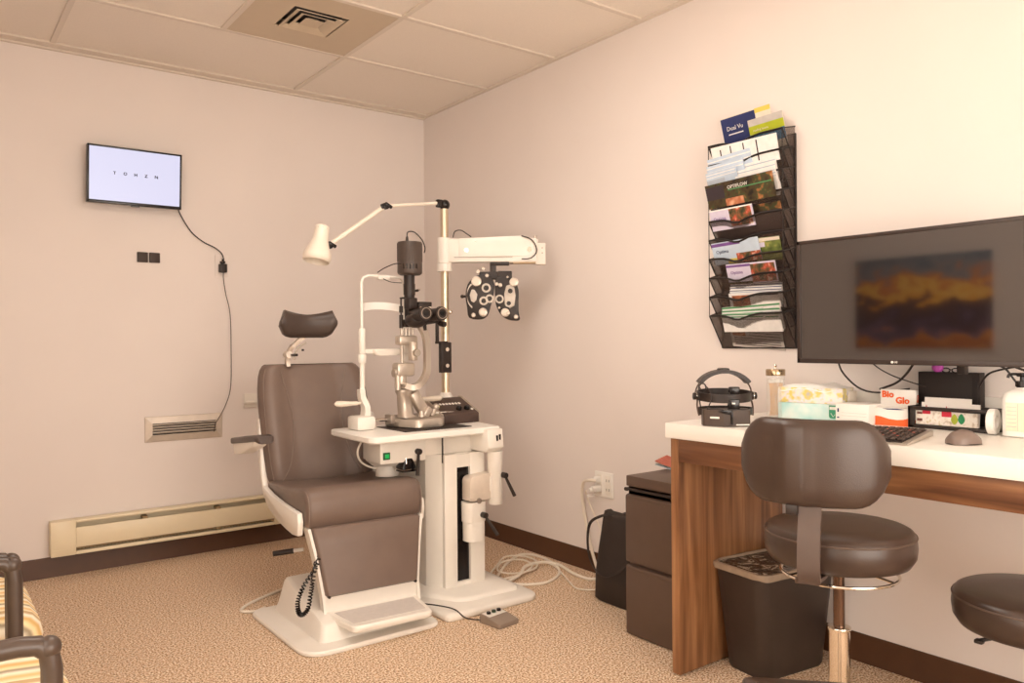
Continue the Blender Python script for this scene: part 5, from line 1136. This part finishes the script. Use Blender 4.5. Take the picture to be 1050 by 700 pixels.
# ------------------------------------------------------------------ stools
def stool(label, c, zt, r, back=None, rot=0):
    t = thing('stool', (c[0], c[1], 0), label, 'stool', 'round rolling stools at the desk')
    b = MB(); b.lathe([(0, zt-.098), (r*.80, zt-.098), (r*.92, zt-.090), (r*.985, zt-.070), (r, zt-.045), (r*.985, zt-.018), (r*.95, zt-.006), (r*.90, zt-.001), (r*.5, zt+.004), (0, zt+.005)], (c[0], c[1], 0), n=64); build(b, 'seat', BLKV, t, ang=60)
    b = MB(); b.tube([(c[0]+r*.988*math.cos(a), c[1]+r*.988*math.sin(a), zt-.018) for a in [2*PI*i/64 for i in range(64)]], .0025, n=6, closed=True); build(b, 'seat_seam', mat('vinyl_seam', '#5d4c42', .4), t)
    b = MB(); b.cyl((c[0], c[1], zt-.108), (c[0], c[1], zt-.098), .075); b.cyl((c[0], c[1], zt-.125), (c[0], c[1], zt-.105), .03); build(b, 'seat_plate', BLKP, t)
    b = MB(); b.cyl((c[0], c[1], .33), (c[0], c[1], zt-.115), .0145, n=24); build(b, 'gas_lift', mat('gunmetal', '#6b5547', .22, metal=.8), t)
    b = MB(); b.cyl((c[0], c[1], .10), (c[0], c[1], min(.365, zt-.2)), .027, n=28); b.cyl((c[0], c[1], min(.365, zt-.2)), (c[0], c[1], min(.375, zt-.19)), .030, n=28, bev=.002); build(b, 'chrome_column', CHRO, t)
    b = MB()
    for k in range(5):
        a = rot + k*2*PI/5; d = Vector((math.cos(a), math.sin(a), 0)); p = Vector((c[0], c[1], 0))
        w = Vector((-d.y, d.x, 0))
        b.loft([[p+d*s+w*(-ww)+Vector((0, 0, z0)), p+d*s+w*ww+Vector((0, 0, z0)), p+d*s+w*ww*.8+Vector((0, 0, z1)), p+d*s-w*ww*.8+Vector((0, 0, z1))] for s, ww, z0, z1 in ((.0, .028, .085, .13), (.08, .024, .085, .125), (.205, .016, .070, .095), (.22, .012, .072, .09))])
    build(b, 'star_base', CHRO, t)
    for k in range(5):
        a = rot + k*2*PI/5; p = Vector((c[0]+.205*math.cos(a), c[1]+.205*math.sin(a), 0)); d = Vector((math.cos(a+1), math.sin(a+1), 0)); w = Vector((-d.y, d.x, 0))
        b = MB(); b.cyl(p+Vector((0, 0, .045)), p+Vector((0, 0, .072)), .006)
        for sg in (-1, 1): b.cyl(p+w*sg*.008+d*.012+Vector((0, 0, .026)), p+w*sg*.022+d*.012+Vector((0, 0, .026)), .026, n=20, bev=.004)
        b.sph(p+d*.008+Vector((0, 0, .036)), (.018, .018, .016)); build(b, 'caster', BLKP, t)
    return t
SC1 = (-.706, -3.305)
s1 = stool('black vinyl stool with a curved backrest on a post, in front of the desk', SC1, .646, .190, rot=.3)
b = MB(); zr = .520; ring_pts = [(SC1[0]+.146*math.cos(a), SC1[1]+.146*math.sin(a), zr) for a in [2*PI*i/48 for i in range(48)]]
b.tube(ring_pts, .0045, n=8, closed=True)
for a in (.6, 2.7, 4.8): b.tube([(SC1[0]+.05*math.cos(a), SC1[1]+.05*math.sin(a), zr+.014), (SC1[0]+.146*math.cos(a), SC1[1]+.146*math.sin(a), zr)], .0035, n=6)
build(b, 'height_ring', CHRO, s1)
# backrest: frame with local x across, y toward the seat
nb = Vector((.80, .60, 0)).normalized()   # from backrest toward seat centre... local y
th = math.atan2(nb.y, nb.x) - PI/2 + math.radians(-14+0)
BC = Vector((-.945, -3.368, .840))
BXF = Matrix.Translation(BC) @ Matrix.Rotation(th, 4, 'Z')
b = MB(BXF); rings = []
K = 25
for i in range(K):
    s = -1 + 2*i/(K-1); x = .176*s
    e = abs(s)
    hh = .106*(1-max(0, (e-.55)/.45)**2.6*.62)
    if e > .985: hh *= .80
    yc = .075*s*s
    thk = .024*(1-.65*max(0, (e-.8)/.2)**2)
    ring_ = []
    for (yy, zz) in [(-1, 0), (-.98, .5), (-.85, .8), (-.5, .96), (0, 1), (.5, .96), (.85, .8), (.98, .5), (1, 0), (.98, -.5), (.85, -.8), (.5, -.96), (0, -1), (-.5, -.96), (-.85, -.8), (-.98, -.5)]:
        ring_.append((x, yc + yy*thk - (.007 if (yy < 0 and -.34 < s < .04) else 0), zz*hh))
    rings.append(ring_)
b.loft(rings); build(b, 'backrest', BLKV, s1, ang=60)
b = MB(BXF); b.strap([(.004, .004, -.05), (.004, -.004, -.115), (.004, -.020, -.17), (.004, -.028, -.25), (.004, -.018, -.280), (-.010, .02, -.293), (0, .10, -.296), (0, .22, -.296)], .052, .009, (1, 0, 0), smooth=5); build(b, 'back_post', BLKV and mat('post_cover', '#54433a', .42), s1)
b = MB(BXF); b.cyl((-.012, -.01, -.315), (-.012, -.06, -.315), .012, n=12) if False else b.box(-.05, -.022, -.020, .01, -.125, -.10, .003); build(b, 'back_clamp', BLKP, s1)

SC2 = (-.400, -3.668)
s2 = stool('black round stool with no backrest, cut by the right edge of the photo', SC2, .492, .196, rot=1.0)
b = MB(); b.tube([(SC2[0]-.02, SC2[1]-.0, .385), (SC2[0]-.09, SC2[1]+.06, .384), (SC2[0]-.125, SC2[1]+.09, .375)], .005); b.box(SC2[0]-.135, SC2[0]-.115, SC2[1]+.08, SC2[1]+.10, .368, .378, .003); build(b, 'height_lever', BLKP, s2)

# ------------------------------------------------------------------ padded ottoman in the foreground
om = thing('padded_ottoman', (-1.12, -3.66, 0), 'dark padded stool corner cut by the bottom edge in front of the bin', 'stool')
OX = Matrix.Translation((-1.300, -3.436, .006)) @ Matrix.Rotation(math.radians(-47), 4, 'Z')
b = MB(OX); rr2 = lambda i, z: [(x, y, z) for x, y in rrect(.18, -.18, .18-i, .18-i, .012, 6)]
b.loft([rr2(.006, .36), rr2(0, .366), rr2(0, .430), rr2(.003, .436), rr2(.008, .439), rr2(.06, .440)]); build(b, 'cushion', BLKV, om, ang=60)
for lx, ly in ((.04, -.04), (.32, -.04), (.04, -.32), (.32, -.32)):
    b = MB(OX); b.loft([[(x, y, z) for x, y in rrect(lx, ly, w, w, .004)] for z, w in ((-.006, .014), (.36, .02))]); build(b, 'leg', BLKP, om)

# ------------------------------------------------------------------ waiting chairs at the left
def wchair(label, y1, arms=(1, 1), x0=.012):
    y0 = y1 - .63
    t = thing('waiting_chair', (-2.75, (y0+y1)/2, 0), label, 'chair', 'tube-framed waiting chairs along the left wall')
    b = MB(); rings = []; cyc = (y0+y1)/2
    for z, i in ((.375, .05), (.385, .02), (.41, .004), (.43, 0), (.455, .006), (.475, .022), (.488, .05), (.494, .11)):
        rings.append([(x, yy, z) for x, yy in rrect(-2.675, cyc, .262-i, .278-i, .12-min(i, .06), 8)])
    b.loft(rings); build(b, 'seat', STRIPE, t, ang=60)
    b = MB(); rings = []
    for (z, hh) in ((.50, .02), (.52, .04), (.6, .05), (.75, .05), (.86, .04), (.89, .02)):
        w = .265 - (.03 if z in (.5, .89) else 0)
        rings.append([(xx, yy, z) for xx, yy in rrect(-2.945-(z-.5)*.18, cyc, hh, w, min(hh*.95, .04), 5)])
    b.loft(rings); build(b, 'backrest', STRIPE, t, ang=60)
    for k, yy in enumerate((y1-.012, y0+.012)):
        if not arms[k]: continue
        b = MB(); tz = .655
        b.tube([(-3.0, yy, .0), (-3.0, yy, tz-.05), (-2.99, yy, tz-.012), (-2.955, yy, tz), (-2.535, yy, tz), (-2.508, yy, tz-.004), (-2.492, yy, tz-.018), (-2.488, yy, tz-.045), (-2.488, yy, 0)], .0165, n=14)
        b.sph((-2.492, yy, tz-.010), .019); build(b, 'arm_frame', DKBR, t)
        b = MB(); b.tube([(-2.975, yy, .36), (-2.505, yy, .36)], .012); build(b, 'side_rail', DKBR, t)
    b = MB(); b.tube([(-2.502, y1-.012, .375), (-2.502, y0+.012, .375)], .0125); b.tube([(-2.99, y1-.012, .375), (-2.99, y0+.012, .375)], .0125); b.tube([(-2.99, y1-.012, .60), (-2.99, y0+.012, .60)], .0125); build(b, 'cross_rail', DKBR, t)
    return t
wchair('tube-framed chair with striped cushion, middle of the row along the left wall', -2.345)
wchair('striped tube-framed chair farthest toward the wall with the screen, mostly out of view', -1.70)
wchair('striped tube-framed chair nearest the viewer at the lower left corner', -2.982, (0, 1))

# ------------------------------------------------------------------ painting on the left wall (seen mirrored in the monitor)
pa = thing('wall_painting', (XL, -1.93, 1.37), 'sunset landscape painting on the left wall, seen reflected in the monitor', 'painting')
b = MB(); b.box(XL+.002, XL+.035, -2.37, -1.50, 1.07, 1.675, .002)
pm = bpy.data.materials.new('sunset_canvas'); pm.use_nodes = True
nt, N, L, bs_ = nodes_of(pm); bs_.inputs['Roughness'].default_value = .6
tc = N.new('ShaderNodeTexCoord'); sep = N.new('ShaderNodeSeparateXYZ'); L.new(tc.outputs['Object'], sep.inputs['Vector'])
mp = N.new('ShaderNodeMapping'); mp.inputs['Scale'].default_value = (1, 3.0, 4.4); L.new(tc.outputs['Object'], mp.inputs['Vector'])
n1 = N.new('ShaderNodeTexNoise'); n1.inputs['Scale'].default_value = 2.2; n1.inputs['Detail'].default_value = 7; n1.inputs['Distortion'].default_value = .5; L.new(mp.outputs['Vector'], n1.inputs['Vector'])
mr = N.new('ShaderNodeMapRange'); mr.inputs['From Min'].default_value = -.30; mr.inputs['From Max'].default_value = .305; L.new(sep.outputs['Z'], mr.inputs['Value'])
ad = N.new('ShaderNodeMath'); ad.operation = 'MULTIPLY_ADD'; ad.inputs[1].default_value = .80; L.new(n1.outputs['Fac'], ad.inputs[0]); 
sb = N.new('ShaderNodeMath'); sb.operation = 'SUBTRACT'; sb.inputs[1].default_value = .40; L.new(mr.outputs['Result'], sb.inputs[0]); L.new(sb.outputs[0], ad.inputs[2])
cr = N.new('ShaderNodeValToRGB'); el = cr.color_ramp.elements
st_ = [(0, '#b8682a'), (.08, '#e09035'), (.16, '#6a5a78'), (.30, '#3b2f48'), (.42, '#4a3436'), (.50, '#5e4038'), (.56, '#f0a83c'), (.66, '#ffcf63'), (.74, '#d8823a'), (.84, '#7d8a94'), (1, '#5a6f80')]
while len(el) < len(st_): el.new(.5)
for e, (p, c) in zip(el, st_): e.position = p; e.color = rgb(c)
L.new(ad.outputs[0], cr.inputs['Fac']); L.new(cr.outputs['Color'], bs_.inputs['Base Color'])
build(b, 'canvas', pm, pa)
